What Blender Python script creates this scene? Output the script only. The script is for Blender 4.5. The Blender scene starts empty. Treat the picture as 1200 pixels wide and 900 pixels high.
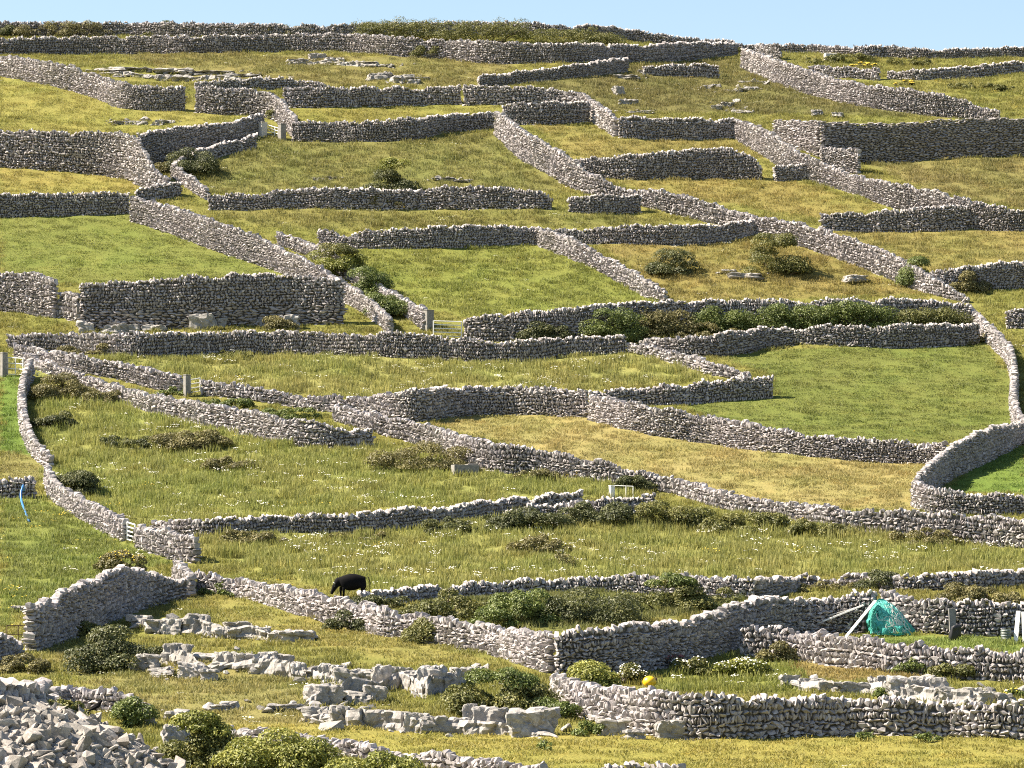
import bpy, bmesh, math, random
import numpy as np
from mathutils import Vector, Matrix, Euler, Quaternion

rng = np.random.default_rng(7)
random.seed(7)
scene = bpy.context.scene
COL = scene.collection
PI = math.pi

# ------------------------------------------------------------------ camera
F = 4269.0                      # focal length in pixels of the 1200x900 frame
PITCH = math.radians(2.5)
CAM = np.array([0.0, 0.0, 0.0])
cam_d = bpy.data.cameras.new('camera')
cam = bpy.data.objects.new('camera', cam_d)
COL.objects.link(cam)
cam.location = CAM
cam.rotation_euler = (PI / 2 + PITCH, 0, 0)
cam_d.sensor_width = 36.0
cam_d.lens = 36.0 * F / 1200.0
cam_d.clip_start = 1.0
cam_d.clip_end = 20000.0
scene.camera = cam
CP, SP = math.cos(PITCH), math.sin(PITCH)

# ------------------------------------------------------------------ terrain
ROWS = [(1090, 100), (1000, 130), (940, 152), (900, 166), (850, 180), (780, 202), (700, 230), (600, 262), (500, 291),
        (400, 317), (300, 342), (200, 366), (100, 395), (60, 413), (40, 426)]
PY = np.array([-4000., -60.] + [y for r, y in ROWS] + [434., 450., 480., 560., 700., 6000.])
PZ = np.array([0., 0.] + [y * math.tan(PITCH + math.atan((450 - r) / F)) for r, y in ROWS] + [0.] * 6)
PZ[0] = PZ[2] - 3.0; PZ[1] = PZ[2] - 1.5
ztop = PZ[len(ROWS) + 1]
PZ[-6:] = [ztop + 0.35, ztop - 0.6, ztop - 4, ztop - 22, ztop - 55, ztop - 95]

def pchip_slopes(x, y):
    h = np.diff(x); d = np.diff(y) / h
    m = np.zeros_like(y)
    for k in range(1, len(x) - 1):
        if d[k - 1] * d[k] > 0:
            w1, w2 = 2 * h[k] + h[k - 1], h[k] + 2 * h[k - 1]
            m[k] = (w1 + w2) / (w1 / d[k - 1] + w2 / d[k])
    m[0], m[-1] = d[0], d[-1]
    return m
PM = pchip_slopes(PY, PZ)

def profile(y):
    y = np.clip(y, PY[0], PY[-1])
    k = np.clip(np.searchsorted(PY, y) - 1, 0, len(PY) - 2)
    h = PY[k + 1] - PY[k]; t = (y - PY[k]) / h
    return ((2 * t**3 - 3 * t**2 + 1) * PZ[k] + (t**3 - 2 * t**2 + t) * h * PM[k]
            + (-2 * t**3 + 3 * t**2) * PZ[k + 1] + (t**3 - t**2) * h * PM[k + 1])

def sstep(a, b, v):
    t = np.clip((v - a) / (b - a), 0, 1)
    return t * t * (3 - 2 * t)

def wob(x, y, f, ph):
    return (np.sin(x * f + 1.7 * np.sin(y * f * .7 + ph)) + np.sin(y * f * 1.13 + 1.3 * np.sin(x * f * .8 + ph * 2.1) + ph)) * .5

def H(x, y):
    x = np.asarray(x, float); y = np.asarray(y, float)
    z = profile(y)
    up = sstep(335, 425, y)
    z = z - 2.3 * sstep(4, 27, x) * up - 0.45 * sstep(-20, -55, x) * up
    vis = sstep(140, 180, y) * (1 - sstep(405, 425, y))
    z = z + vis * (0.22 * wob(x, y, .33, .4) + .07 * wob(x, y, 1.5, 2.2))
    # rocky knoll in the near left corner
    dx = (x + 16.0) / 9.0; dy = (y - 104) / 8.0
    z = z + 6.2 * np.exp(-(dx * dx + dy * dy) ** 1.3)
    return z

def project(p):
    """world points (n,3) -> pixel columns and rows of the 1200x900 frame"""
    p = np.asarray(p, float) - CAM
    dep = p[..., 1] * CP + p[..., 2] * SP
    upv = -p[..., 1] * SP + p[..., 2] * CP
    dep = np.maximum(dep, 1e-3)
    return 600 + F * p[..., 0] / dep, 450 - F * upv / dep, dep

YS = np.arange(80.0, 445.0, 0.6)
def cast(px, py):
    """where the line of sight through a pixel meets the hillside"""
    px = np.atleast_1d(np.asarray(px, float)); py = np.atleast_1d(np.asarray(py, float))
    out = np.zeros((len(px), 3))
    for i, (a, b) in enumerate(zip(px, py)):
        u, v = (a - 600) / F, (450 - b) / F
        dy = CP - v * SP; dz = SP + v * CP
        def gap(y):
            t = y / dy
            return H(u * t, y) - dz * t
        g = gap(YS)
        hit = np.nonzero((g[1:] >= 0) & (g[:-1] < 0))[0]
        if len(hit):
            lo, hi = YS[hit[0]], YS[hit[0] + 1]
            for _ in range(22):
                mid = (lo + hi) / 2
                if gap(mid) >= 0: hi = mid
                else: lo = mid
            y = hi
        else:
            gg = g.copy(); gg[YS > 432] = -1e9
            y = YS[int(np.argmax(gg / YS))]
        t = y / dy
        out[i] = (u * t, y, float(H(u * t, y)))
    return out

def mpp(p):
    return float(project(np.array(p))[2]) / F           # metres per pixel at a place

# ------------------------------------------------------------------ object helpers
def tag(o, label, cat=None, group=None, kind=None):
    if label: o['label'] = label
    if cat: o['category'] = cat
    if group: o['group'] = group
    if kind: o['kind'] = kind
    return o

def mesh_from(name, verts, faces, mat=None, parent=None, attr=None, smooth=False):
    me = bpy.data.meshes.new(name)
    verts = np.asarray(verts, np.float32)
    if isinstance(faces, np.ndarray):
        n, k = faces.shape
        me.vertices.add(len(verts)); me.vertices.foreach_set('co', verts.ravel())
        me.loops.add(n * k); me.loops.foreach_set('vertex_index', faces.astype(np.int32).ravel())
        me.polygons.add(n)
        me.polygons.foreach_set('loop_start', np.arange(0, n * k, k, dtype=np.int32))
        me.update(calc_edges=True)
    else:
        me.from_pydata([tuple(map(float, v)) for v in verts], [], faces)
        me.update()
    if attr:
        for an, av in attr.items():
            av = np.asarray(av, np.float32)
            if av.ndim == 2:
                a = me.attributes.new(an, 'FLOAT_COLOR', 'POINT')
                a.data.foreach_set('color', np.c_[av, np.ones(len(av))].astype(np.float32).ravel())
            else:
                a = me.attributes.new(an, 'FLOAT', 'POINT'); a.data.foreach_set('value', av)
    if smooth:
        me.polygons.foreach_set('use_smooth', np.ones(len(me.polygons), bool))
    else:
        me.polygons.foreach_set('use_smooth', np.zeros(len(me.polygons), bool))
    o = bpy.data.objects.new(name, me)
    COL.objects.link(o)
    if mat: me.materials.append(mat)
    if parent: o.parent = parent
    return o

def empty(name, loc, label, cat, group=None, rz=0.0):
    o = bpy.data.objects.new(name, None); COL.objects.link(o)
    o.location = tuple(map(float, loc)); o.rotation_euler = (0, 0, rz)
    o.empty_display_size = 0.3
    return tag(o, label, cat, group)

class MB:
    """collects boxes, bars and tubes for one mesh"""
    def __init__(s): s.v = []; s.f = []
    def add(s, v, f):
        b = len(s.v); s.v += [tuple(map(float, q)) for q in v]; s.f += [tuple(b + i for i in q) for q in f]
    def box(s, c, d, rot=None, bev=0.0):
        bm = bmesh.new(); bmesh.ops.create_cube(bm, size=1.0)
        bmesh.ops.scale(bm, vec=d, verts=bm.verts)
        if bev: bmesh.ops.bevel(bm, geom=bm.edges[:], offset=bev, segments=1, affect='EDGES')
        M = Matrix.Translation(c)
        if rot is not None: M = M @ Euler(rot).to_matrix().to_4x4()
        bm.transform(M); bm.verts.ensure_lookup_table()
        for i, v in enumerate(bm.verts): v.index = i
        s.add([v.co for v in bm.verts], [[v.index for v in f.verts] for f in bm.faces]); bm.free()
    def tube(s, pts, r, n=7, cap=True):
        pts = [Vector(p) for p in pts]
        rs = r if isinstance(r, (list, tuple)) else [r] * len(pts)
        v = []; f = []
        for i, p in enumerate(pts):
            d = (pts[min(i + 1, len(pts) - 1)] - pts[max(i - 1, 0)])
            if d.length < 1e-6: d = Vector((0, 0, 1))
            d.normalize()
            a = d.cross(Vector((0, 0, 1)))
            if a.length < 1e-3: a = d.cross(Vector((0, 1, 0)))
            a.normalize(); b = d.cross(a)
            for k in range(n):
                t = 2 * PI * k / n
                v.append(p + a * math.cos(t) * rs[i] + b * math.sin(t) * rs[i])
        for i in range(len(pts) - 1):
            for k in range(n):
                f.append((i * n + k, i * n + (k + 1) % n, (i + 1) * n + (k + 1) % n, (i + 1) * n + k))
        if cap:
            f.append(tuple(range(n - 1, -1, -1))); f.append(tuple(range((len(pts) - 1) * n, len(pts) * n)))
        s.add(v, f)
    def build(s, name, mat, parent=None, smooth=False, attr=None):
        return mesh_from(name, np.array(s.v), s.f, mat, parent, attr, smooth)

# ------------------------------------------------------------------ materials
def nt(name):
    m = bpy.data.materials.new(name); m.use_nodes = True
    t = m.node_tree
    return m, t, t.nodes['Principled BSDF']

def N(t, kind, **kw):
    n = t.nodes.new(kind)
    for k, v in kw.items():
        if k in ('inp',):
            for a, b in v.items(): n.inputs[a].default_value = b
        else: setattr(n, k, v)
    return n

def noise(t, vec, scale, detail=4, rough=.6):
    n = N(t, 'ShaderNodeTexNoise', inp={'Scale': scale, 'Detail': detail, 'Roughness': rough})
    t.links.new(vec, n.inputs['Vector'])
    return n.outputs['Fac']

def ramp(t, fac, stops):
    r = N(t, 'ShaderNodeValToRGB')
    el = r.color_ramp.elements
    while len(el) < len(stops): el.new(.5)
    for e, (p, c) in zip(el, stops):
        e.position = p; e.color = (c, c, c, 1) if isinstance(c, (int, float)) else (*c, 1)
    t.links.new(fac, r.inputs[0])
    return r.outputs[0]

def mix(t, fac, a, b, mode='MIX'):
    m = N(t, 'ShaderNodeMix', data_type='RGBA', blend_type=mode)
    for s, v in ((m.inputs[0], fac), (m.inputs[6], a), (m.inputs[7], b)):
        if isinstance(v, (int, float)): s.default_value = v
        elif isinstance(v, tuple): s.default_value = (*v, 1)
        else: t.links.new(v, s)
    return m.outputs[2]

def bump(t, b, hgt, strength, dist):
    n = N(t, 'ShaderNodeBump', inp={'Strength': strength, 'Distance': dist})
    t.links.new(hgt, n.inputs['Height']); t.links.new(n.outputs[0], b.inputs['Normal'])

def stone_mat(name, dark, mid, pale, lichen=.35):
    m, t, b = nt(name)
    pos = N(t, 'ShaderNodeNewGeometry').outputs['Position']
    tone = N(t, 'ShaderNodeAttribute', attribute_name='tone').outputs['Fac']
    c = ramp(t, tone, [(0, dark), (.5, mid), (1, pale)])
    n1 = noise(t, pos, 3.1, 5, .65)
    c = mix(t, ramp(t, n1, [(.35, 0.0), (.7, 1.0)]), c, tuple(v * .68 for v in mid))
    n2 = noise(t, pos, 7.0, 3)
    c = mix(t, ramp(t, n2, [(.56, 0.0), (.66, lichen)]), c, (.62, .59, .53))
    n3 = noise(t, pos, .21, 3)
    c = mix(t, ramp(t, n3, [(.4, 0.0), (.75, .3)]), c, (.30, .29, .235))
    t.links.new(c, b.inputs['Base Color'])
    b.inputs['Roughness'].default_value = .92
    b.inputs['Specular IOR Level'].default_value = .25
    bump(t, b, noise(t, pos, 14, 5, .7), .5, .04)
    return m

def flat_mat(name, col, rough=.7, metal=0.0, var=.25, scale=6.0):
    m, t, b = nt(name)
    pos = N(t, 'ShaderNodeTexCoord').outputs['Object']
    c = mix(t, ramp(t, noise(t, pos, scale, 5), [(.3, 0.0), (.75, 1.0)]), tuple(v * (1 - var) for v in col), tuple(min(1, v * (1 + var * .6)) for v in col))
    t.links.new(c, b.inputs['Base Color'])
    b.inputs['Roughness'].default_value = rough; b.inputs['Metallic'].default_value = metal
    return m

def leaf_mat(name, a, b_, c_):
    m, t, b = nt(name)
    rnd = N(t, 'ShaderNodeAttribute', attribute_name='rnd').outputs['Fac']
    pos = N(t, 'ShaderNodeNewGeometry').outputs['Position']
    c = ramp(t, rnd, [(0, a), (.55, b_), (1, c_)])
    c = mix(t, ramp(t, noise(t, pos, 1.1, 3), [(.35, 0.0), (.7, .55)]), c, tuple(v * .6 for v in b_))
    t.links.new(c, b.inputs['Base Color'])
    b.inputs['Roughness'].default_value = .55
    tr = N(t, 'ShaderNodeBsdfTranslucent'); t.links.new(c, tr.inputs[0])
    mx = N(t, 'ShaderNodeMixShader', inp={0: .25})
    t.links.new(b.outputs[0], mx.inputs[1]); t.links.new(tr.outputs[0], mx.inputs[2])
    t.links.new(mx.outputs[0], t.nodes['Material Output'].inputs['Surface'])
    return m

M = {}
M['wall'] = stone_mat('wall_limestone', (.18, .163, .162), (.385, .353, .35), (.60, .556, .545))
M['rock'] = stone_mat('outcrop_limestone', (.15, .142, .135), (.30, .283, .265), (.44, .415, .39), .4)
M['gap_shade'] = flat_mat('wall_core_gap_shade', (.11, .10, .085), .95, 0, .5, 9)  # earth-toned wall core, darkened to paint shade into the gaps between stones
M['rubble'] = stone_mat('tumbled_limestone', (.15, .135, .125), (.31, .28, .258), (.46, .415, .38), .4)
M['bark'] = flat_mat('twig_bark', (.10, .075, .05), .9)
M['leaf_dark'] = leaf_mat('leaf_dark', (0.046, 0.057, 0.020), (0.101, 0.115, 0.035), (0.203, 0.200, 0.066))
M['leaf_mid'] = leaf_mat('leaf_mid', (0.074, 0.086, 0.020), (0.162, 0.168, 0.040), (0.284, 0.258, 0.070))
M['leaf_lime'] = leaf_mat('leaf_lime', (0.099, 0.121, 0.020), (0.242, 0.257, 0.045), (0.418, 0.399, 0.085))
M['leaf_olive'] = leaf_mat('leaf_olive', (0.098, 0.090, 0.031), (0.195, 0.177, 0.061), (0.325, 0.281, 0.105))
M['leaf_green'] = leaf_mat('leaf_green', (0.068, 0.096, 0.020), (0.149, 0.192, 0.040), (0.257, 0.288, 0.070))
M['dry_twig'] = leaf_mat('dry_twig', (.10, .085, .06), (.18, .155, .115), (.26, .23, .17))
M['black'] = flat_mat('black_coat', (.007, .0065, .007), .8, 0, .3)
M['black'].node_tree.nodes['Principled BSDF'].inputs['Specular IOR Level'].default_value = .08
M['white'] = flat_mat('white_paint', (.78, .77, .74), .5, 0, .12)
M['galv'] = flat_mat('galvanised_steel', (.74, .74, .70), .5, 0, .12)
M['rust'] = flat_mat('rusted_iron', (.10, .06, .045), .85, .3)
M['concrete'] = flat_mat('weathered_concrete', (.23, .22, .20), .9, 0, .35)
M['pale_concrete'] = flat_mat('pale_concrete', (.52, .49, .44), .9, 0, .2)
M['black_plastic'] = flat_mat('black_plastic', (.018, .018, .02), .45)
M['grey_plastic'] = flat_mat('grey_green_plastic', (.13, .155, .14), .5)
M['blue'] = flat_mat('blue_pipe', (.05, .20, .50), .4)
M['yellow'] = flat_mat('yellow_buoy', (.85, .50, .01), .45, 0, .2)
M['teal'] = flat_mat('teal_net', (.05, .37, .32), .7, 0, .45, 9)
M['teal_pale'] = flat_mat('teal_strand', (.13, .55, .47), .7, 0, .3)
M['rope'] = flat_mat('pale_rope', (.66, .66, .60), .8, 0, .2)
M['beak'] = flat_mat('beak', (.03, .03, .03), .4)
M['petal_white'] = flat_mat('petal_white', (.80, .79, .70), .7, 0, .1)
M['petal_yellow'] = flat_mat('petal_yellow', (.75, .55, .05), .7, 0, .2)
M['petal_red'] = flat_mat('dock_red', (.22, .045, .045), .8, 0, .3)

# ------------------------------------------------------------------ fields: grass colour and height
# polygon in the photograph's pixels, colour, blade height, daisy density
G_STRAW = (.255, .222, .085)
G_VIV = (.115, .17, .034)
FIELDS = [
    ([(0, 250), (152, 246), (230, 285), (340, 322), (90, 334), (0, 322)], (.15, .168, .042), .11, 0),
    ([(800, 480), (830, 466), (907, 463), (905, 440), (880, 430), (835, 416), (1150, 398), (1190, 450), (1190, 500), (1110, 520), (1000, 520), (880, 505)], (.133, .152, .038), .11, .0),
    ([(500, 497), (560, 485), (690, 487), (800, 513), (1108, 542), (1075, 600), (900, 592), (700, 545)], G_STRAW, .16, 0),
    ([(1108, 575), (1140, 545), (1205, 520), (1205, 580)], G_VIV, .10, 0),
    ([(0, 440), (24, 440), (33, 510), (60, 550), (30, 545), (0, 545)], G_VIV, .16, 0),
    ([(0, 530), (50, 535), (60, 562), (0, 562)], (.19, .175, .06), .12, 0),
    ([(0, 580), (40, 580), (120, 620), (210, 660), (130, 672), (30, 712), (0, 745)], (.155, .178, .045), .26, .1),
    ([(0, 90), (215, 128), (300, 133), (240, 148), (150, 157), (0, 157)], (.215, .205, .055), .14, 0),
    ([(0, 195), (160, 208), (158, 228), (0, 230)], (.235, .205, .06), .16, 0),
    ([(100, 420), (400, 415), (733, 408), (850, 440), (690, 458), (390, 468), (240, 450)], (.235, .232, .075), .42, .75),
    ([(40, 430), (230, 480), (430, 520), (690, 560), (760, 585), (600, 585), (210, 615), (120, 600), (50, 560)], (.215, .224, .066), .42, .6),
    ([(240, 650), (210, 630), (600, 605), (900, 600), (1205, 630), (1205, 672), (885, 676), (400, 695)], (.225, .226, .07), .44, .75),
    ([(200, 835), (500, 855), (800, 860), (1205, 860), (1205, 905), (500, 905), (220, 850)], (.235, .215, .055), .12, 0),
    ([(390, 290), (632, 283), (780, 352), (540, 372), (505, 365), (440, 335)], (.165, .18, .042), .22, .1),
    ([(240, 165), (580, 155), (665, 222), (640, 225), (240, 226)], (.16, .158, .05), .25, .15),
    ([(240, 240), (650, 243), (830, 262), (370, 270), (280, 262)], (.17, .165, .05), .25, .3),
    ([(620, 143), (865, 160), (900, 185), (670, 186)], (.215, .19, .06), .2, 0),
    ([(700, 212), (900, 205), (1040, 245), (960, 255), (800, 230)], (.22, .19, .06), .2, 0),
    ([(700, 288), (900, 272), (1080, 345), (790, 354)], (.20, .17, .055), .22, .1),
    ([(1000, 185), (1205, 185), (1205, 248), (1080, 220)], (.185, .165, .06), .25, 0),
    ([(960, 272), (1205, 268), (1205, 308), (1085, 318)], (.205, .18, .06), .2, 0),
    ([(330, 122), (590, 122), (580, 132), (400, 145), (335, 140)], (.2, .19, .05), .14, 0),
    ([(130, 60), (620, 70), (540, 102), (380, 103), (230, 95)], (.175, .16, .055), .2, .1),
    ([(600, 88), (870, 68), (1120, 138), (700, 130)], (.15, .14, .05), .25, .1),
    ([(170, 690), (230, 690), (600, 780), (480, 780), (300, 735)], (.215, .197, .058), .15, 0),
    ([(40, 760), (350, 770), (360, 850), (170, 845)], (.2, .185, .065), .18, .1),
    ([(1000, 742), (1205, 748), (1205, 768), (1000, 752)], (.15, .19, .045), .18, 0),
    ([(760, 790), (870, 770), (950, 780), (920, 815), (770, 812)], (.17, .185, .045), .3, .5),
    ([(930, 775), (1100, 785), (1100, 800), (930, 795)], (.21, .165, .06), .16, 0),
    ([(430, 695), (880, 692), (860, 715), (650, 742), (560, 725)], (.13, .14, .045), .3, 0),
]
GAIN = (1.05, 1.0, 1.03)
def in_poly(px, py, poly):
    ins = np.zeros(px.shape, bool)
    n = len(poly); j = n - 1
    for i in range(n):
        xi, yi = poly[i]; xj, yj = poly[j]
        c = ((yi > py) != (yj > py)) & (px < (xj - xi) * (py - yi) / (yj - yi + 1e-9) + xi)
        ins ^= c; j = i
    return ins
def field_at(P):
    px, py, _ = project(P)
    far = ~((P[:, 1] > 80))
    x, y = P[:, 0], P[:, 1]
    px = px + 2.5 * wob(x, y, 1.1, .7); py = py + 1.2 * wob(x, y, .9, 3.1)
    col = np.tile(np.array((.195, .18, .05)), (len(P), 1)); hgt = np.full(len(P), .22); fl = np.full(len(P), .05)
    for poly, c, h, f in FIELDS:
        k = in_poly(px, py, poly) & ~far
        col[k] = np.array(c) * np.array(GAIN); hgt[k] = h; fl[k] = f
    return col, hgt, fl

def grass_colour(t, tint, pos):
    """same meadow colour noise for the soil sheet and for the blades"""
    c = mix(t, ramp(t, noise(t, pos, .16, 4), [(.38, 0.0), (.68, .6)]), tint, mix(t, 1.0, tint, (.78, .98, .75), 'MULTIPLY'))
    c = mix(t, ramp(t, noise(t, pos, .5, 5, .65), [(.5, 0.0), (.72, .7)]), c, mix(t, 1.0, tint, (1.26, 1.17, 1.1), 'MULTIPLY'))
    c = mix(t, ramp(t, noise(t, pos, 1.6, 4, .7), [(.52, 0.0), (.75, .75)]), c, mix(t, 1.0, tint, (.7, .76, .66), 'MULTIPLY'))
    return c

M['ground'], t, b = nt('grass_sward')
pos = N(t, 'ShaderNodeNewGeometry').outputs['Position']
tint = N(t, 'ShaderNodeAttribute', attribute_name='tint').outputs['Color']
c = grass_colour(t, tint, pos)
c = mix(t, ramp(t, noise(t, pos, 9, 4, .7), [(.35, .55), (.65, 0.0)]), c, mix(t, 1.0, tint, (.5, .55, .45), 'MULTIPLY'))
t.links.new(c, b.inputs['Base Color']); b.inputs['Roughness'].default_value = .95
b.inputs['Specular IOR Level'].default_value = .1
bump(t, b, noise(t, pos, 5, 5, .7), .8, .12)

M['blade'], t, b = nt('grass_blade')
pos = N(t, 'ShaderNodeNewGeometry').outputs['Position']
tint = N(t, 'ShaderNodeAttribute', attribute_name='tint', attribute_type='INSTANCER').outputs['Color']
rnd = N(t, 'ShaderNodeAttribute', attribute_name='rnd').outputs['Fac']
c = grass_colour(t, tint, pos)
c = mix(t, 1.0, c, ramp(t, rnd, [(0, (.85, .9, .8)), (.6, (1.15, 1.15, 1.1)), (.85, (1.4, 1.38, 1.3)), (1, (1.8, 1.65, 1.6))]), 'MULTIPLY')
t.links.new(c, b.inputs['Base Color']); b.inputs['Roughness'].default_value = .7
tr = N(t, 'ShaderNodeBsdfTranslucent'); t.links.new(c, tr.inputs[0])
mx = N(t, 'ShaderNodeMixShader', inp={0: .4})
t.links.new(b.outputs[0], mx.inputs[1]); t.links.new(tr.outputs[0], mx.inputs[2])
t.links.new(mx.outputs[0], t.nodes['Material Output'].inputs['Surface'])

# ------------------------------------------------------------------ ground sheet
def axis(a, b, step, far_a, far_b):
    core = np.arange(a, b + 1e-6, step)
    lo = []; s = step; v = a
    while v > far_a: s *= 1.35; v -= s; lo.append(v)
    hi = []; s = step; v = core[-1]
    while v < far_b: s *= 1.35; v += s; hi.append(v)
    return np.array(lo[::-1] + list(core) + hi)
gx = axis(-75, 75, .55, -3500, 3500); gy = axis(85, 445, .55, -3500, 5500)
GX, GY = np.meshgrid(gx, gy)
gv = np.c_[GX.ravel(), GY.ravel(), H(GX.ravel(), GY.ravel())]
nx, ny = len(gx), len(gy)
ii = (np.arange(ny - 1)[:, None] * nx + np.arange(nx - 1)[None, :]).ravel()
gf = np.c_[ii, ii + 1, ii + nx + 1, ii + nx]
gcol, _, _ = field_at(gv)
ground = mesh_from('ground', gv, gf, M['ground'], None, {'tint': gcol}, smooth=True)
tag(ground, 'grassy hillside rising to the skyline', None, None, 'structure')
ground['category'] = 'hillside'
# ------------------------------------------------------------------ dry stone walls
def stone_bank(n, pts, seed, power=3.0):
    r = np.random.default_rng(seed); bank = []
    for _ in range(n):
        q = r.normal(size=(pts, 3)); q /= np.linalg.norm(q, axis=1)[:, None]
        q /= (np.abs(q) ** power).sum(1)[:, None] ** (1 / power)
        q *= r.uniform(.82, 1.12, (pts, 1))
        bm = bmesh.new()
        for p in q: bm.verts.new(p)
        res = bmesh.ops.convex_hull(bm, input=bm.verts[:])
        dead = [g for g in res['geom_interior'] + res['geom_unused'] if isinstance(g, bmesh.types.BMVert)]
        bmesh.ops.delete(bm, geom=list(set(dead)), context='VERTS')
        bmesh.ops.triangulate(bm, faces=bm.faces[:])
        bmesh.ops.recalc_face_normals(bm, faces=bm.faces[:])
        bm.verts.index_update()
        bank.append((np.array([v.co[:] for v in bm.verts]), np.array([[v.index for v in f.verts] for f in bm.faces])))
        bm.free()
    return bank
BANK = stone_bank(34, 20, 3, 8.0)
BANK_BIG = stone_bank(24, 13, 9, 3.2)

def rot_zyx(yaw, roll, pitch):
    """matrices: pitch about the run of the wall, roll in the wall's face, then yaw"""
    cy, sy, cr, sr, cp, sp = np.cos(yaw), np.sin(yaw), np.cos(roll), np.sin(roll), np.cos(pitch), np.sin(pitch)
    o = np.zeros_like(cy); l = np.ones_like(cy)
    Rz = np.stack([np.stack([cy, -sy, o], -1), np.stack([sy, cy, o], -1), np.stack([o, o, l], -1)], -2)
    Ry = np.stack([np.stack([cr, o, sr], -1), np.stack([o, l, o], -1), np.stack([-sr, o, cr], -1)], -2)
    Rx = np.stack([np.stack([l, o, o], -1), np.stack([o, cp, -sp], -1), np.stack([o, sp, cp], -1)], -2)
    return Rz @ Ry @ Rx

LINE = []
def stones_mesh(name, pos, half, yaw, roll, pitch, tone, mat, parent, bank=BANK, core=None):
    R = rot_zyx(yaw, roll, pitch)
    which = rng.integers(0, len(bank), len(pos))
    V, Fc, T, base = [], [], [], 0
    for k, (bv, bf) in enumerate(bank):
        idx = np.nonzero(which == k)[0]
        if not len(idx): continue
        v = np.einsum('nij,nvj->nvi', R[idx], bv[None] * half[idx][:, None, :]) + pos[idx][:, None, :]
        f = bf[None] + (np.arange(len(idx)) * len(bv))[:, None, None] + base
        V.append(v.reshape(-1, 3)); Fc.append(f.reshape(-1, 3)); T.append(np.repeat(tone[idx], len(bv)))
        base += len(idx) * len(bv)
    if core is not None:                               # inner strip closing see-through gaps, coloured dark as shade between stones
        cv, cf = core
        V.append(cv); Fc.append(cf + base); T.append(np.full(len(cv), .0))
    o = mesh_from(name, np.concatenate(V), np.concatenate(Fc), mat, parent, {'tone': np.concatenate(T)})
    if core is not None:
        o.data.materials.append(M['gap_shade'])
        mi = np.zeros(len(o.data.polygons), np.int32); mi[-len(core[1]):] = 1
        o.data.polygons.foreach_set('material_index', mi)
    return o

def chaikin(a):
    out = [a[0]]
    for p, q in zip(a[:-1], a[1:]): out += [p * .78 + q * .22, p * .22 + q * .78]
    return np.array(out + [a[-1]])

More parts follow.
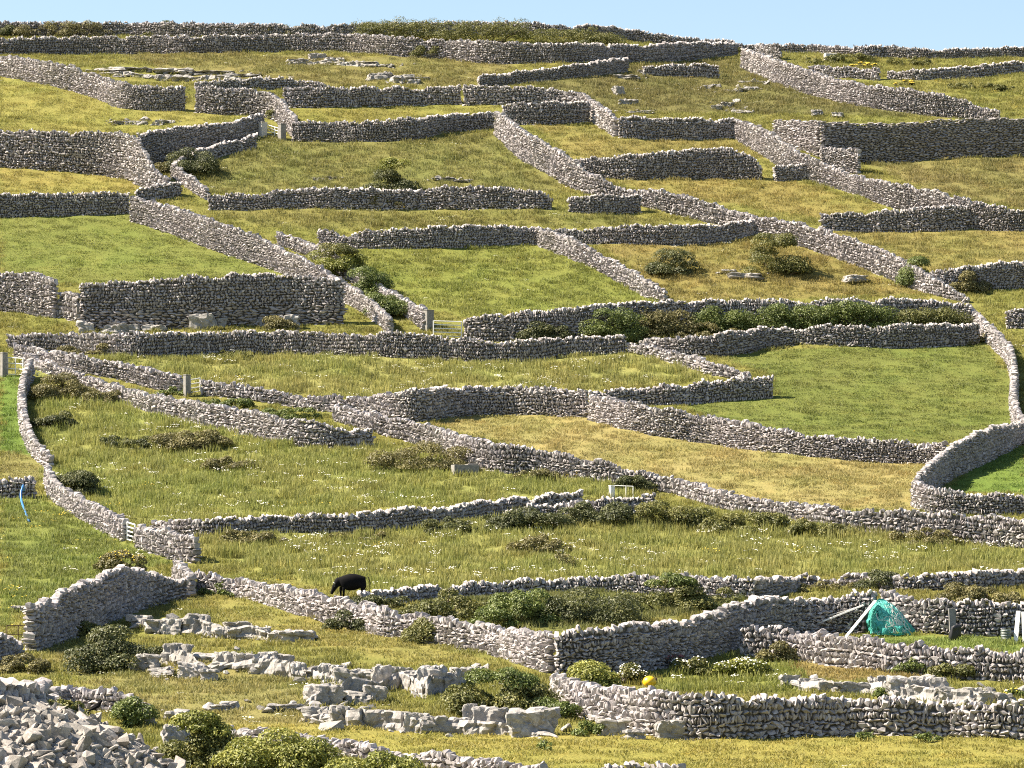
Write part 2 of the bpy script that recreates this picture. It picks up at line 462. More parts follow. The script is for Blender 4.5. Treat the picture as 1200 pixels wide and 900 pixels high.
WALLS = []
def wall(label, pts, style='rough', sharp=False, cat='stone wall', group='dry stone walls dividing the fields'):
    pts = list(pts)                                      # walls leaving the frame run on a little
    for e, (i, j) in enumerate(((0, 1), (-1, -2))):
        if pts[i][0] < -4 or pts[i][0] > 1201:
            d_ = 110 if pts[i][0] > 1201 else -110
            sl = np.clip((pts[i][2] - pts[j][2]) / (pts[i][0] - pts[j][0] + 1e-6), -.35, .35)
            q = (pts[i][0] + d_, pts[i][1] + sl * d_, pts[i][2] + sl * d_)
            pts = [q] + pts if e == 0 else pts + [q]
    a = np.array(pts, float)
    if not sharp and len(a) > 2: a = chaikin(a)
    d = np.r_[0, np.cumsum(np.hypot(np.diff(a[:, 0]), np.diff(a[:, 2]) * 2))]
    n = max(4, int(d[-1] / 9))
    s = np.linspace(0, d[-1], n)
    px = np.interp(s, d, a[:, 0]); top = np.interp(s, d, a[:, 1]); bot = np.interp(s, d, a[:, 2])
    B = cast(px, bot)
    dep = project(B)[2]
    hm = (bot - top) * dep / F
    # the pixels give the near foot of the wall: put its middle a little behind
    S = np.r_[0, np.cumsum(np.hypot(np.diff(B[:, 0]), np.diff(B[:, 1])))]
    L = S[-1]
    root_loc = np.array([B[n // 2, 0], B[n // 2, 1], float(H(B[n // 2, 0], B[n // 2, 1]))])
    ss = np.linspace(0, L, max(8, int(L / .3)))
    bx, by = np.interp(ss, S, B[:, 0]), np.interp(ss, S, B[:, 1])
    k = max(1, int(1.7 / (ss[1] - ss[0])))
    if len(ss) > 2 * k + 3 and not sharp:                 # ease the kinks
        ker = np.ones(2 * k + 1) / (2 * k + 1)
        pad = lambda q: np.convolve(np.r_[q[0] * 2 - q[k:0:-1], q, q[-1] * 2 - q[-2:-k - 2:-1]], ker, 'valid')
        bx, by = pad(bx), pad(by)
    if style == 'neat':                                  # built to a line
        bx, by = np.linspace(bx[0], bx[-1], len(ss)), np.linspace(by[0], by[-1], len(ss))
    hh = np.interp(ss, S, hm)
    hh = hh + .07 * np.sin(ss * 1.9 + rng.uniform(0, 6)) + .06 * np.sin(ss * 5.3 + rng.uniform(0, 6))
    if style != 'neat':
        for _ in range(int(L / 11)):
            c0 = rng.uniform(.8, max(.9, L - .8)); hh = hh - rng.uniform(.1, .38) * np.exp(-((ss - c0) / rng.uniform(.4, 1.3)) ** 2)
    ws, wtone = rng.uniform(.88, 1.25), rng.normal(0, .07)
    yaw0 = np.unwrap(np.arctan2(np.gradient(by), np.gradient(bx)))
    rough = style in ('rough', 'low')
    t0 = .62 if style != 'neat' else .6
    def at(s):
        x, y = np.interp(s, ss, bx), np.interp(s, ss, by)
        return x, y, H(x, y), np.interp(s, ss, hh), np.interp(s, ss, yaw0)
    out = []; cop = []
    zmax = hh.max(); z = -.25
    big = 1.0
    seed = rng.uniform(0, 6)
    while z < zmax:
        up = rough and rng.random() < .3
        if style == 'neat': c = rng.uniform(.12, .2)
        elif style == 'big' : c = rng.uniform(.18, .34) if z > 1.6 else rng.uniform(.16, .3)
        elif up: c = rng.uniform(.24, .36)
        else: c = rng.uniform(.1, .24)
        lo, hi = ((.08, .2) if up else (.13, .42))
        if style == 'neat': lo, hi = .22, .6
        if style == 'big' and z < 1.6: lo, hi = .3, .85
        if rough: c *= ws; lo *= ws; hi *= ws
        w = rng.uniform(lo, hi, int(L / ((lo + hi) / 2) * 1.25) + 4)
        e = np.cumsum(w) - w[0] * rng.random(); s = e - w / 2
        q = (s > .05) & (s < L - .05); s = s[q]; w = w[q]
        if len(s):
            x, y, g, h, yw = at(s)
            zc = z + c / 2 + .07 * np.sin(s * 1.1 + seed + z) * (rough) + rng.normal(0, .02, len(s))
            q = zc + c * .35 < h - (.22 if style != 'neat' else .04)
            s, w, x, y, g, h, yw, zc = [v[q] for v in (s, w, x, y, g, h, yw, zc)]
            m = len(s)
            if m:
                th = t0 + .1 * np.clip(h - zc, 0, 4)
                half = np.c_[w * .53, th * .5 * rng.uniform(.9, 1.07, m), c * .56 * rng.uniform(.75, 1.1, m) * np.ones(m)]
                sd = {'neat': .04, 'big': .12}.get(style, .2)
                roll = rng.normal(0, sd, m) + (rng.normal(0, .12, m) if up else 0)
                if rough:
                    bs_ = rng.random(m) < .05; half[bs_] *= np.c_[rng.uniform(1.2, 1.7, bs_.sum()), np.ones(bs_.sum()) * 1.05, rng.uniform(1.2, 1.6, bs_.sum())]
                off = rng.normal(0, .02, m)
                px_, py_ = x - np.sin(yw) * off, y + np.cos(yw) * off
                out.append((np.c_[px_, py_, g + zc], half, yw + rng.normal(0, .07, m), roll, rng.normal(0, .07, m), np.clip(rng.normal(.5 + wtone, .24, m), 0, 1)))
        z += c * .93
    # top course: stones set on edge
    lo, hi = (.09, .27) if style != 'neat' else (.35, .7)
    w = rng.uniform(lo, hi, int(L / ((lo + hi) / 2) * 1.2) + 4)
    s = np.cumsum(w) - w / 2; q = s < L - .03; s = s[q]; w = w[q]; m = len(s)
    x, y, g, h, yw = at(s)
    ch = rng.uniform(.2, .46, m) * rng.uniform(.8, 1.15, m) if style != 'neat' else rng.uniform(.12, .16, m)
    if style == 'low': ch *= .9
    ch = np.minimum(ch, np.maximum(.15, h * .8))
    bias = rng.normal(0, .12)
    zc = h - ch * .5 + (rng.normal(0, .055, m) if style != 'neat' else 0)
    half = np.c_[w * .6, (t0 * .5) * rng.uniform(.7, 1.05, m), ch * .6]
    cop.append((np.c_[x, y, g + zc], half, yw + rng.normal(0, .15, m), rng.normal(bias, .26 if style != 'neat' else .03, m), rng.normal(0, .12 if style != 'neat' else .03, m), np.clip(rng.normal(.62, .22, m), 0, 1)))
    cat_ = lambda L_: [np.concatenate([r[i] for r in L_]) for i in range(6)]
    if not out: out = cop
    o = cat_(out); o[0] = o[0] - root_loc
    q = max(3, int(L / .5)); sc_ = np.linspace(.12, L - .12, q); x, y, g, h, yw = at(sc_)
    LINE.append(np.c_[x, y])
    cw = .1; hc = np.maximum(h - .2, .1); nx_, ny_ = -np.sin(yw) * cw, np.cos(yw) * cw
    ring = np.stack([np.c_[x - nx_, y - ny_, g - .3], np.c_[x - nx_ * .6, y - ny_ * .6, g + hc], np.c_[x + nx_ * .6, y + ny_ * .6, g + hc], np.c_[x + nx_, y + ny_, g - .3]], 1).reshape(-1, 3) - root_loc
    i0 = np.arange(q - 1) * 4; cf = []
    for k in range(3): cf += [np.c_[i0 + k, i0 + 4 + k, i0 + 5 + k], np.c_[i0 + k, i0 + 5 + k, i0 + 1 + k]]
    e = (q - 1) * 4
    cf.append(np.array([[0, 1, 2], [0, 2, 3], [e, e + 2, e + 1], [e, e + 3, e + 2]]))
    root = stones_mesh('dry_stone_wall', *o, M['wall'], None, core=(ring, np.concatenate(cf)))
    root.location = tuple(root_loc)
    tag(root, label, cat, group, 'thing')
    if out is not cop:
        cpd = cat_(cop); cpd[0] = cpd[0] - root_loc
        stones_mesh('coping', *cpd, M['wall'], root)
    WALLS.append(root)
    return root

# (column, top row, foot row) along each wall in the photograph
wall('long wall along the skyline, partly behind green scrub, left of the crest', [(-6,24,43),(130,25,43),(270,27,43),(400,28,43),(520,25,41),(650,26,42),(720,31,46),(800,40,54),(862,46,62)])
wall('long level wall just below the skyline scrub, second from the top', [(-6,44,64),(130,42,63),(250,41,62),(330,40,60),(400,39,60),(430,40,62),(470,43,66),(530,46,69),(570,48,75),(620,50,74),(700,51,72),(760,52,73),(810,49,70),(864,50,64)])
wall('sunlit wall at the top left edge running down past the limestone pavement', [(-5,63,87),(50,71,98),(95,79,108),(125,92,118),(140,97,127),(180,101,129),(218,102,129)])
wall('wall curving down beside the pale gate pillar below the limestone pavement', [(229,101,131),(265,103,134),(300,104,134),(322,110,138),(336,122,150),(347,138,163)])
wall('dark level wall behind the curved wall, right of the gate with pale pillar', [(332,103,126),(400,102,125),(470,102,123),(541,100,121)])
wall('short low wall top behind the limestone pavement near the top left', [(228,97,106),(262,93,105),(310,90,104),(350,93,104),(383,98,105)], 'low')
wall('tall wall at the left edge under the yellow-green top field, bending downhill', [(-5,153,195),(60,153,198),(120,154,204),(152,155,209),(166,168,216),(180,200,224),(200,208,229)])
wall('dark wall climbing right from the tall left wall towards the pale gate pillar', [(160,157,197),(200,149,188),(243,146,174),(283,138,164),(308,132,156)])
wall('short dark wall ending at the pale gate pillar with a bush at its left', [(204,190,207),(225,178,196),(255,168,183),(301,157,173)])
wall('short lit wall running down from the dark bush to the wall junction', [(202,192,206),(225,207,222),(243,221,234)], 'low')
wall('low tumbled wall bridging the junction above the lush left field', [(158,222,235),(190,215,233),(212,213,228)], 'low')
wall('dark level wall along the top of the lush green left field', [(-5,227,254),(75,226,252),(152,225,249)])
wall('long sunlit wall slanting down along the right side of the lush left field', [(153,228,257),(200,240,272),(250,258,292),(300,275,308),(345,296,324),(395,324,347),(430,347,368),(458,372,389)])
wall('right-hand wall of the bramble lane, running down to the five-bar gate', [(325,272,286),(360,282,297),(395,299,318),(430,323,340),(455,339,357),(480,352,372),(499,361,387)])
wall('long wavy level wall across the middle of the hill above the five-bar gate field', [(373,268,289),(400,272,291),(500,266,290),(560,263,289),(630,266,284),(670,270,285),(735,263,285),(800,264,287),(850,262,283),(884,256,273)])
wall('lit wall falling right from the wavy middle wall to the ivy-covered wall', [(632,267,287),(670,277,302),(700,296,315),(735,312,334),(765,332,351),(781,342,355)])
wall('dark wall from the gate with pale pillar rightwards to the long slanting wall', [(342,142,165),(400,143,166),(470,139,164),(497,136,163),(505,135,157),(540,133,152),(580,131,151)])
wall('lit wall stepping down right behind the small dark upper enclosure', [(543,100,123),(600,101,121),(660,103,123),(688,110,132),(700,120,146),(722,136,160)])
wall('dark wall right of the small enclosure in the upper middle', [(724,137,161),(800,138,163),(830,137,162),(864,138,161)])
wall('short dark wall closing the top of the small upper enclosure', [(588,122,145),(640,119,145),(691,119,143)])
wall('very long lit wall slanting from the small upper enclosure to the ivy mound', [(582,128,157),(613,153,188),(647,170,204),(667,184,219),(700,208,230),(733,217,235),(800,227,252),(840,240,262),(883,253,272),(960,264,294),(1007,282,312),(1047,297,327),(1083,318,343),(1120,340,351),(1136,348,355)])
wall('tall dark wall tapering to a broken right end in the upper middle', [(670,186,202),(733,182,211),(800,175,209),(850,172,209),(880,180,209),(894,198,210)])
wall('isolated stub of dark wall right of the broken tall wall', [(906,196,211),(930,191,210),(944,192,209)])
wall('long lit wall descending from the upper right centre to the right edge', [(863,139,162),(900,152,184),(930,175,204),(970,192,217),(1003,206,226),(1040,213,241),(1083,220,251),(1133,233,268),(1206,249,271)])
wall('neat tall dark wall of flat coursed stone at the upper right edge', [(961,142,188),(1040,141,186),(1120,140,184),(1206,138,182)], 'neat', True)
wall('short lit return wall at the corner of the neat coursed wall', [(908,141,164),(935,141,172),(961,142,184)], 'neat', True)
wall('thick pale stub jutting out below the neat coursed wall', [(962,172,193),(985,173,198),(1008,175,204)])
wall('dark level wall at right below the long lit wall, ending in a squared corner', [(961,251,268),(1000,248,271),(1060,245,271),(1100,241,270),(1134,240,268)])
wall('lit wall slanting from the skyline down to the neat coursed wall', [(870,55,79),(900,66,93),(943,80,109),(1000,97,123),(1060,103,131),(1120,113,138),(1172,131,141)])
wall('tiny dark wall at the skyline behind the head of the lit slanting wall', [(886,53,65),(900,52,68),(916,52,70)], 'low')
wall('low rough wall along the skyline at the far right', [(862,47,58),(930,50,61),(990,55,64),(1040,53,67),(1080,57,69),(1160,56,67),(1206,54,66)], 'low')
wall('dark broken wall near the skyline beside the yellow gorse', [(947,77,88),(990,78,91),(1015,81,92),(1031,80,94)], 'low')
wall('dark low wall near the skyline at the right edge', [(1040,83,92),(1080,82,94),(1120,78,93),(1206,71,84)], 'low')
wall('small square ruin of dark stone on the skyline at right', [(1000,54,67),(1015,53,68),(1034,53,67)], 'low', False, 'ruined wall')
wall('short pale tumbled wall right of the round dark bush near the top', [(753,78,87),(800,74,90),(843,76,91)], 'low')
wall('low broken dark wall straggling up to the round dark bush near the top', [(560,89,101),(610,83,98),(650,79,93),(690,72,89),(735,67,83)], 'low')
wall('dark level wall passing in front of the bush with the lime-green crown', [(243,228,245),(300,226,245),(350,220,242),(400,220,244),(480,222,244),(540,217,244),(600,220,243),(635,224,244),(648,234,244)])
wall('detached short dark wall beside the long slanting wall, centre', [(666,231,247),(700,228,250),(752,229,248)])
# middle of the hill
wall('thick wall at the left edge with a rounded end, above the boulders', [(-5,320,363),(35,319,366),(47,320,370),(66,328,372)])
wall('short low wall filling the gap left of the very tall wall', [(69,344,370),(93,343,376)], 'low', True)
wall('very tall wall with boulders at its foot, left of centre', [(93,333,386),(120,331,386),(165,329,385),(217,324,383),(250,321,382),(300,320,380),(350,322,379),(404,328,379)], 'big')
wall('long level wall crossing below the very tall wall and the five-bar gate', [(8,392,406),(80,390,412),(160,390,419),(250,389,414),(317,387,413),(400,390,416),(450,389,417),(493,389,420),(527,395,421),(567,398,425),(633,397,422),(683,394,414),(734,394,412)])
wall('upper wall of the left lane, ending at the dark gatepost', [(17,402,416),(50,410,425),(100,416,437),(133,423,441),(173,431,453),(214,441,460)])
wall('upper wall of the left lane continuing right of the dark gatepost', [(236,445,462),(267,449,465),(317,456,471),(350,463,477),(378,464,481),(402,463,483)])
wall('lower wall of the left lane, slanting down above the long bramble', [(28,412,427),(87,435,448),(133,450,467),(167,460,480),(233,471,496),(287,480,509),(333,487,521),(400,500,526),(437,502,520)])
wall('wall seen end-on at the left edge dropping downhill from the concrete gatepost', [(36,420,442),(27,440,462),(25,458,478),(28,485,505),(36,508,528),(50,526,544),(60,536,550)])
wall('dark stub of wall at the left edge with the blue pipe hanging over it', [(-5,561,583),(20,560,583),(42,560,583)])
wall('lit wall stepping down left to the narrow white gate', [(56,546,566),(60,558,582),(85,578,601),(105,587,612),(128,600,625),(148,608,634)])
wall('short lit wall right of the narrow white gate', [(160,616,640),(190,620,651),(215,626,657),(232,632,660)])
wall('dark level wall across the daisy meadows, left of the small white frame gate', [(180,610,623),(210,610,628),(232,609,629),(300,605,625),(350,603,622),(400,602,626),(450,597,620),(500,592,616),(550,588,609),(600,583,602),(640,580,594),(681,574,588)])
wall('low wall half buried in brambles right of the daisy meadow wall', [(592,594,612),(650,590,607),(720,584,607),(769,579,602)])
wall('longest lit wall, slanting from the centre left down to the right edge', [(392,474,492),(450,487,509),(500,497,522),(540,510,541),(567,515,554),(617,523,556),(667,533,561),(700,538,564),(733,547,568),(767,553,572),(800,561,580),(850,577,598),(900,587,606),(960,592,614),(1020,596,624),(1073,599,630),(1130,602,636),(1206,608,642)])
wall('wall curving round the small vivid green paddock at the right edge', [(1202,497,516),(1167,498,535),(1133,512,551),(1110,524,560),(1090,542,578),(1074,560,590)], )
wall('lit front wall closing the vivid green paddock at the right edge', [(1072,563,592),(1085,571,601),(1110,574,603),(1140,578,604),(1206,580,604)])
wall('dark wall along the top of the straw-yellow field', [(388,463,478),(437,465,484),(483,456,496),(533,454,487),(583,452,484),(640,453,485),(690,458,489)])
wall('lit wall between the straw-yellow field and the lush right field', [(692,462,491),(733,470,502),(767,477,509),(800,482,515),(820,486,516),(867,493,525),(933,507,532),(1000,513,539),(1067,517,543),(1110,518,545)])
wall('dark wall with a squared end jutting into the lush right field', [(690,458,474),(740,455,474),(800,448,474),(833,446,470),(870,443,468),(907,440,465)])
wall('thin lit wall meeting the squared wall end in the lush right field', [(735,401,412),(770,406,420),(800,413,428),(833,424,439),(860,433,443),(879,436,446)], 'low')
wall('wall along the top edge of the lush right field below the ivy', [(755,396,408),(800,396,418),(850,390,418),(893,384,408),(933,382,402),(1000,380,405),(1040,380,407),(1083,379,407),(1147,380,402)])
wall('wall hung with ivy, running right from the five-bar gate', [(543,373,396),(567,370,398),(600,365,399),(650,363,398),(690,358,396),(733,354,393),(800,352,389),(867,351,384),(930,350,382),(1000,349,381),(1080,350,381),(1137,357,381)])
wall('dark wall at the right edge above the scrubby corner', [(1089,320,338),(1120,314,342),(1160,308,338),(1206,305,336)])
wall('small dark wall end at the right edge below the scrubby corner', [(1178,366,384),(1206,360,384)], 'low')
wall('tumbled wall winding down the right side of the lush right field', [(1135,357,374),(1150,372,392),(1165,385,406),(1183,400,424),(1190,430,447),(1187,455,477),(1191,480,502),(1203,495,516)], 'low')
# the near slope
wall('dark wall with the gorse bush on top, climbing right from the iron rail gate', [(33,708,763),(50,704,759),(80,688,749),(113,677,738),(140,664,721),(167,668,713),(200,678,704),(220,678,702)])
wall('dark wall end cut off by the left edge beside the iron rail gate', [(-5,736,777),(14,748,770),(23,756,765)])
wall('short lit wall linking the meadow corner down to the gorse-topped wall', [(207,655,682),(216,664,692),(224,672,700)])
wall('lit wall below the black cow, running down to the dark corner wall', [(230,670,692),(283,678,698),(333,687,714),(383,697,729),(400,700,733),(450,713,747),(483,718,749),(533,727,759),(583,733,768),(620,740,780),(648,742,789)])
wall('tall dark wall behind the yellow buoy', [(650,741,791),(700,737,791),(750,730,786),(800,726,776),(840,716,766),(873,703,754),(933,697,746),(987,698,743),(1030,692,740)])
wall('lit wall behind the green net heap running to the right edge', [(1032,693,735),(1067,698,741),(1133,704,744),(1206,708,746)])
wall('lit terrace wall below the green net heap', [(868,736,767),(900,733,770),(933,740,772),(983,746,781),(1033,750,786),(1100,758,793),(1206,763,800)])
wall('tall bottom wall at lower right along the mown strip', [(650,791,812),(687,803,843),(733,807,853),(775,811,865),(800,813,866),(867,813,865),(933,815,862),(987,816,860),(1050,818,862),(1100,822,863),(1206,824,866)])
wall('upper wall of the overgrown strip right of the black cow', [(420,692,709),(467,688,706),(533,684,702),(600,680,698),(650,678,692),(700,675,692),(750,674,693),(800,673,699),(833,675,703),(885,678,703)])
wall('dark squared wall end meeting the overgrown strip', [(887,678,703),(912,677,697),(935,676,692)])
wall('low wall above the net heap running to the right edge', [(935,675,686),(1000,672,686),(1050,676,692),(1100,671,690),(1206,667,686)], 'low')
wall('low wall in front of the mown strip behind the lime-green hedge', [(227,848,857),(300,855,867),(400,867,886),(450,874,893),(517,882,901),(583,892,911),(640,898,917)], 'low')
wall('low wall top just entering the bottom edge, right of centre', [(706,896,911),(760,893,911),(800,898,913)], 'low')
wall('rough low wall behind the rubble heap at the lower left', [(-5,798,827),(53,802,827),(117,808,832),(160,812,837),(172,828,842)])

# ------------------------------------------------------------------ collapsed wall on the near knoll
RUB = []
def rubble():
    ns = 24000
    px = rng.uniform(-30, 250, ns); py = rng.uniform(812, 950, ns)
    keep = py > 816 + np.maximum(0, px - 70) * .46
    P = cast(px[keep], py[keep]); P = P[P[:, 1] < 121]
    m = len(P)
    size = np.exp(rng.normal(-2.85, .55, m)).clip(.035, .28)
    half = np.c_[size * rng.uniform(1.0, 2.0, m), size * rng.uniform(.7, 1.2, m), size * rng.uniform(.4, .9, m)]
    root = P.mean(0); root[2] = H(root[0], root[1])
    P[:, 2] += half[:, 2] * rng.uniform(.0, 1.2, m)
    o = stones_mesh('collapsed_wall', P - root, half, rng.uniform(0, 6.3, m), rng.normal(.25, .5, m), rng.normal(0, .5, m), np.clip(rng.normal(.5, .25, m), 0, 1), M['rubble'], None, stone_bank(30, 15, 21, 3.4))
    RUB.append(np.c_[P, half[:, 2]])
    o.location = tuple(root)
    tag(o, 'collapsed wall, a heap of pale rubble in the near left corner', 'rubble wall', None, 'thing')
    return o
rubble()
# ------------------------------------------------------------------ daylight
SUN_EL, SUN_BACK = math.radians(46), math.radians(3)    # sun at left, a little behind the hill
sd = Vector((-math.cos(SUN_BACK) * math.cos(SUN_EL), math.sin(SUN_BACK) * math.cos(SUN_EL), math.sin(SUN_EL)))
sl = bpy.data.lights.new('sun', 'SUN'); sun = bpy.data.objects.new('sun', sl); COL.objects.link(sun)
sl.energy = 5.0; sl.angle = math.radians(.5); sl.color = (1.0, .89, .74)
sun.rotation_euler = sd.to_track_quat('Z', 'Y').to_euler()
sun.location = (-60, 200, 120)
w = bpy.data.worlds.new('World'); scene.world = w; w.use_nodes = True
wt = w.node_tree
sky = wt.nodes.new('ShaderNodeTexSky'); sky.sky_type = 'NISHITA'; sky.sun_disc = False
sky.sun_elevation = SUN_EL; sky.sun_rotation = math.atan2(sd.x, sd.y)
sky.altitude = 20; sky.air_density = 1.0; sky.dust_density = .6; sky.ozone_density = 1.0
bg = wt.nodes['Background']; bg.inputs['Strength'].default_value = .056
wt.links.new(sky.outputs[0], bg.inputs['Color'])
scene.view_settings.view_transform = 'Standard'; scene.view_settings.look = 'None'
scene.view_settings.exposure = 1.72; scene.view_settings.gamma = 1.0
scene.view_settings.use_curve_mapping = False

# ------------------------------------------------------------------ grass (nobody could count it)
def patch(name, seed, blades, rad):
    r = np.random.default_rng(seed); v = []; f = []; a = []
    for _ in range(blades):
        rr = rad * math.sqrt(r.random()); th = r.uniform(0, 2 * PI); x, y = rr * math.cos(th), rr * math.sin(th)
        h = r.uniform(.45, 1.15); yaw = r.uniform(0, PI); ww = r.uniform(.012, .028)
        lx, ly = r.normal(0, .09, 2)
        dx, dy = math.cos(yaw) * ww, math.sin(yaw) * ww
        b = len(v); q = r.random()
        v += [(x - dx, y - dy, -.1), (x + dx, y + dy, -.1), (x + lx * .4 + dx * .8, y + ly * .4 + dy * .8, h * .6), (x + lx * .4 - dx * .8, y + ly * .4 - dy * .8, h * .6), (x + lx, y + ly, h)]
        f += [(b, b + 1, b + 2, b + 3), (b + 3, b + 2, b + 4)]; a += [q] * 5
    me = bpy.data.meshes.new(name); me.from_pydata(v, [], f)
    at_ = me.attributes.new('rnd', 'FLOAT', 'POINT'); at_.data.foreach_set('value', np.array(a, np.float32))
    me.materials.append(M['blade'])
    return bpy.data.objects.new(name, me)
pc = bpy.data.collections.new('grass_patches')
for k in range(6): pc.objects.link(patch('grass_patch', 100 + k, 48, .62))

def scatter_nodes(name, coll):
    ng = bpy.data.node_groups.new(name, 'GeometryNodeTree')
    ng.interface.new_socket('Geometry', in_out='INPUT', socket_type='NodeSocketGeometry')
    ng.interface.new_socket('Geometry', in_out='OUTPUT', socket_type='NodeSocketGeometry')
    n = ng.nodes; gi = n.new('NodeGroupInput'); go = n.new('NodeGroupOutput')
    iop = n.new('GeometryNodeInstanceOnPoints'); ci = n.new('GeometryNodeCollectionInfo')
    ci.inputs['Collection'].default_value = coll; ci.inputs['Separate Children'].default_value = True; ci.inputs['Reset Children'].default_value = True
    iop.inputs['Pick Instance'].default_value = True
    def attr(nm, ty):
        a = n.new('GeometryNodeInputNamedAttribute'); a.data_type = ty; a.inputs['Name'].default_value = nm
        return [s for s in a.outputs if s.enabled][0]
    l = ng.links
    l.new(gi.outputs[0], iop.inputs['Points']); l.new(ci.outputs[0], iop.inputs['Instance'])
    l.new(attr('pick', 'INT'), iop.inputs['Instance Index'])
    l.new(attr('scl', 'FLOAT_VECTOR'), iop.inputs['Scale'])
    er = n.new('FunctionNodeEulerToRotation'); l.new(attr('rot', 'FLOAT_VECTOR'), er.inputs[0]); l.new(er.outputs[0], iop.inputs['Rotation'])
    l.new(iop.outputs[0], go.inputs[0])
    return ng

def scatter(name, P, scl, tint, coll, label, npick, cat):
    me = bpy.data.meshes.new(name)
    me.vertices.add(len(P)); me.vertices.foreach_set('co', P.astype(np.float32).ravel())
    def put(nm, ty, key, arr):
        a = me.attributes.new(nm, ty, 'POINT'); a.data.foreach_set(key, arr.ravel())
    put('pick', 'INT', 'value', rng.integers(0, npick, len(P)).astype(np.int32))
    put('scl', 'FLOAT_VECTOR', 'vector', scl.astype(np.float32))
    rot = np.c_[rng.normal(0, .08, (len(P), 2)), rng.uniform(0, 6.283, len(P))]
    put('rot', 'FLOAT_VECTOR', 'vector', rot.astype(np.float32))
    if tint is not None: put('tint', 'FLOAT_COLOR', 'color', np.c_[tint, np.ones(len(P))].astype(np.float32))
    o = bpy.data.objects.new(name, me); COL.objects.link(o)
    md = o.modifiers.new('scatter', 'NODES'); md.node_group = scatter_nodes(name + '_scatter', coll)
    return tag(o, label, cat, None, 'stuff')

def in_view_points(n, y0=118, y1=432, margin=18):
    y = np.sqrt(rng.uniform(y0**2, y1**2, n)); x = rng.uniform(-1, 1, n) * (y * 600 / F + margin)
    return np.c_[x, y, H(x, y)]

BARE = []          # (px0, py0, px1, py1) of bare limestone, filled where the outcrops stand
BARE += [(128, 78, 300, 97), (400, 66, 470, 80)]
gp = in_view_points(78000)
tc, th_, fl_ = field_at(gp)
qx, qy, _ = project(gp)
keep = np.ones(len(gp), bool)
for (a, b, c, d) in BARE: keep &= ~((qx > a) & (qx < c) & (qy > b) & (qy < d) & (rng.random(len(gp)) < .75))
keep &= ~((gp[:, 1] < 121) & (qx < 250))
from mathutils.kdtree import KDTree
ln = np.concatenate(LINE); kd = KDTree(len(ln))
for i, q in enumerate(ln): kd.insert((q[0], q[1], 0), i)
kd.balance()
near = np.array([kd.find((q[0], q[1], 0))[2] for q in gp])
keep &= near > .62
gp, tc, th_ = gp[keep], tc[keep], th_[keep]
tuft = 1 + .9 * np.clip(wob(gp[:, 0], gp[:, 1], .9, 1.9) + .55 * wob(gp[:, 0], gp[:, 1], 2.9, .3) - .35, 0, 1)
hs = th_ * tuft * rng.uniform(.75, 1.3, len(gp))
sc = rng.uniform(.85, 1.25, len(gp))
scatter('grass', gp, np.c_[sc, sc, hs], tc * rng.uniform(.88, 1.12, (len(gp), 1)), pc, 'meadow grass of the small fields between the walls', 6, 'grass')

# daisies and hawkweed: small heads on the grass
def heads(name, mat, seed, n=7, rad=.5):
    r = np.random.default_rng(seed); mb = MB()
    for _ in range(n):
        x, y = r.uniform(-rad, rad, 2); z = r.uniform(.7, 1.1); s = r.uniform(.04, .075); ph = r.uniform(0, 2)
        ring = [(x + s * math.cos(ph + k * PI / 3), y + s * math.sin(ph + k * PI / 3), z - .02 * r.random()) for k in range(6)]
        mb.add(ring + [(x, y, z + .05)], [(k, (k + 1) % 6, 6) for k in range(6)])
    me = bpy.data.meshes.new(name); me.from_pydata(mb.v, [], mb.f); me.materials.append(mat)
    return bpy.data.objects.new(name, me)
fc = bpy.data.collections.new('daisy_patches')
for k in range(4): fc.objects.link(heads('daisy_patch', M['petal_white'], 300 + k))
fy = bpy.data.collections.new('yellow_patches')
for k in range(3): fy.objects.link(heads('yellow_patch', M['petal_yellow'], 400 + k))
fp = in_view_points(26000, 150, 420)
tc, th_, fl_ = field_at(fp)
cl = np.clip(.45 + .9 * wob(fp[:, 0], fp[:, 1], .42, 2.6) + .5 * wob(fp[:, 0], fp[:, 1], 1.7, 1.1), 0.03, 1)
k = rng.random(len(fp)) < fl_ * cl * .65
ht = th_[k] * rng.uniform(.8, 1.2, k.sum()) + .04
one = np.ones(k.sum())
scatter('daisies', fp[k], np.c_[one, one, ht], None, fc, 'white daisies scattered through the long meadow grass', 4, 'wildflowers')
fp2 = in_view_points(14000, 170, 420); tc, th_, fl_ = field_at(fp2)
qx, qy, _ = project(fp2)
dens = np.full(len(fp2), .012); dens[(qx < 210) & (qy > 590) & (qy < 740)] = .14; dens[(qx > 780) & (qy < 110)] = .06
k = rng.random(len(fp2)) < dens
ht = th_[k] * rng.uniform(.8, 1.2, k.sum()) + .04; one = np.ones(k.sum())
scatter('hawkweed', fp2[k], np.c_[one, one, ht], None, fy, 'yellow wildflowers dotted through the grass', 3, 'wildflowers')

scene.cycles.use_denoising = False
scene.cycles.filter_width = 1.1
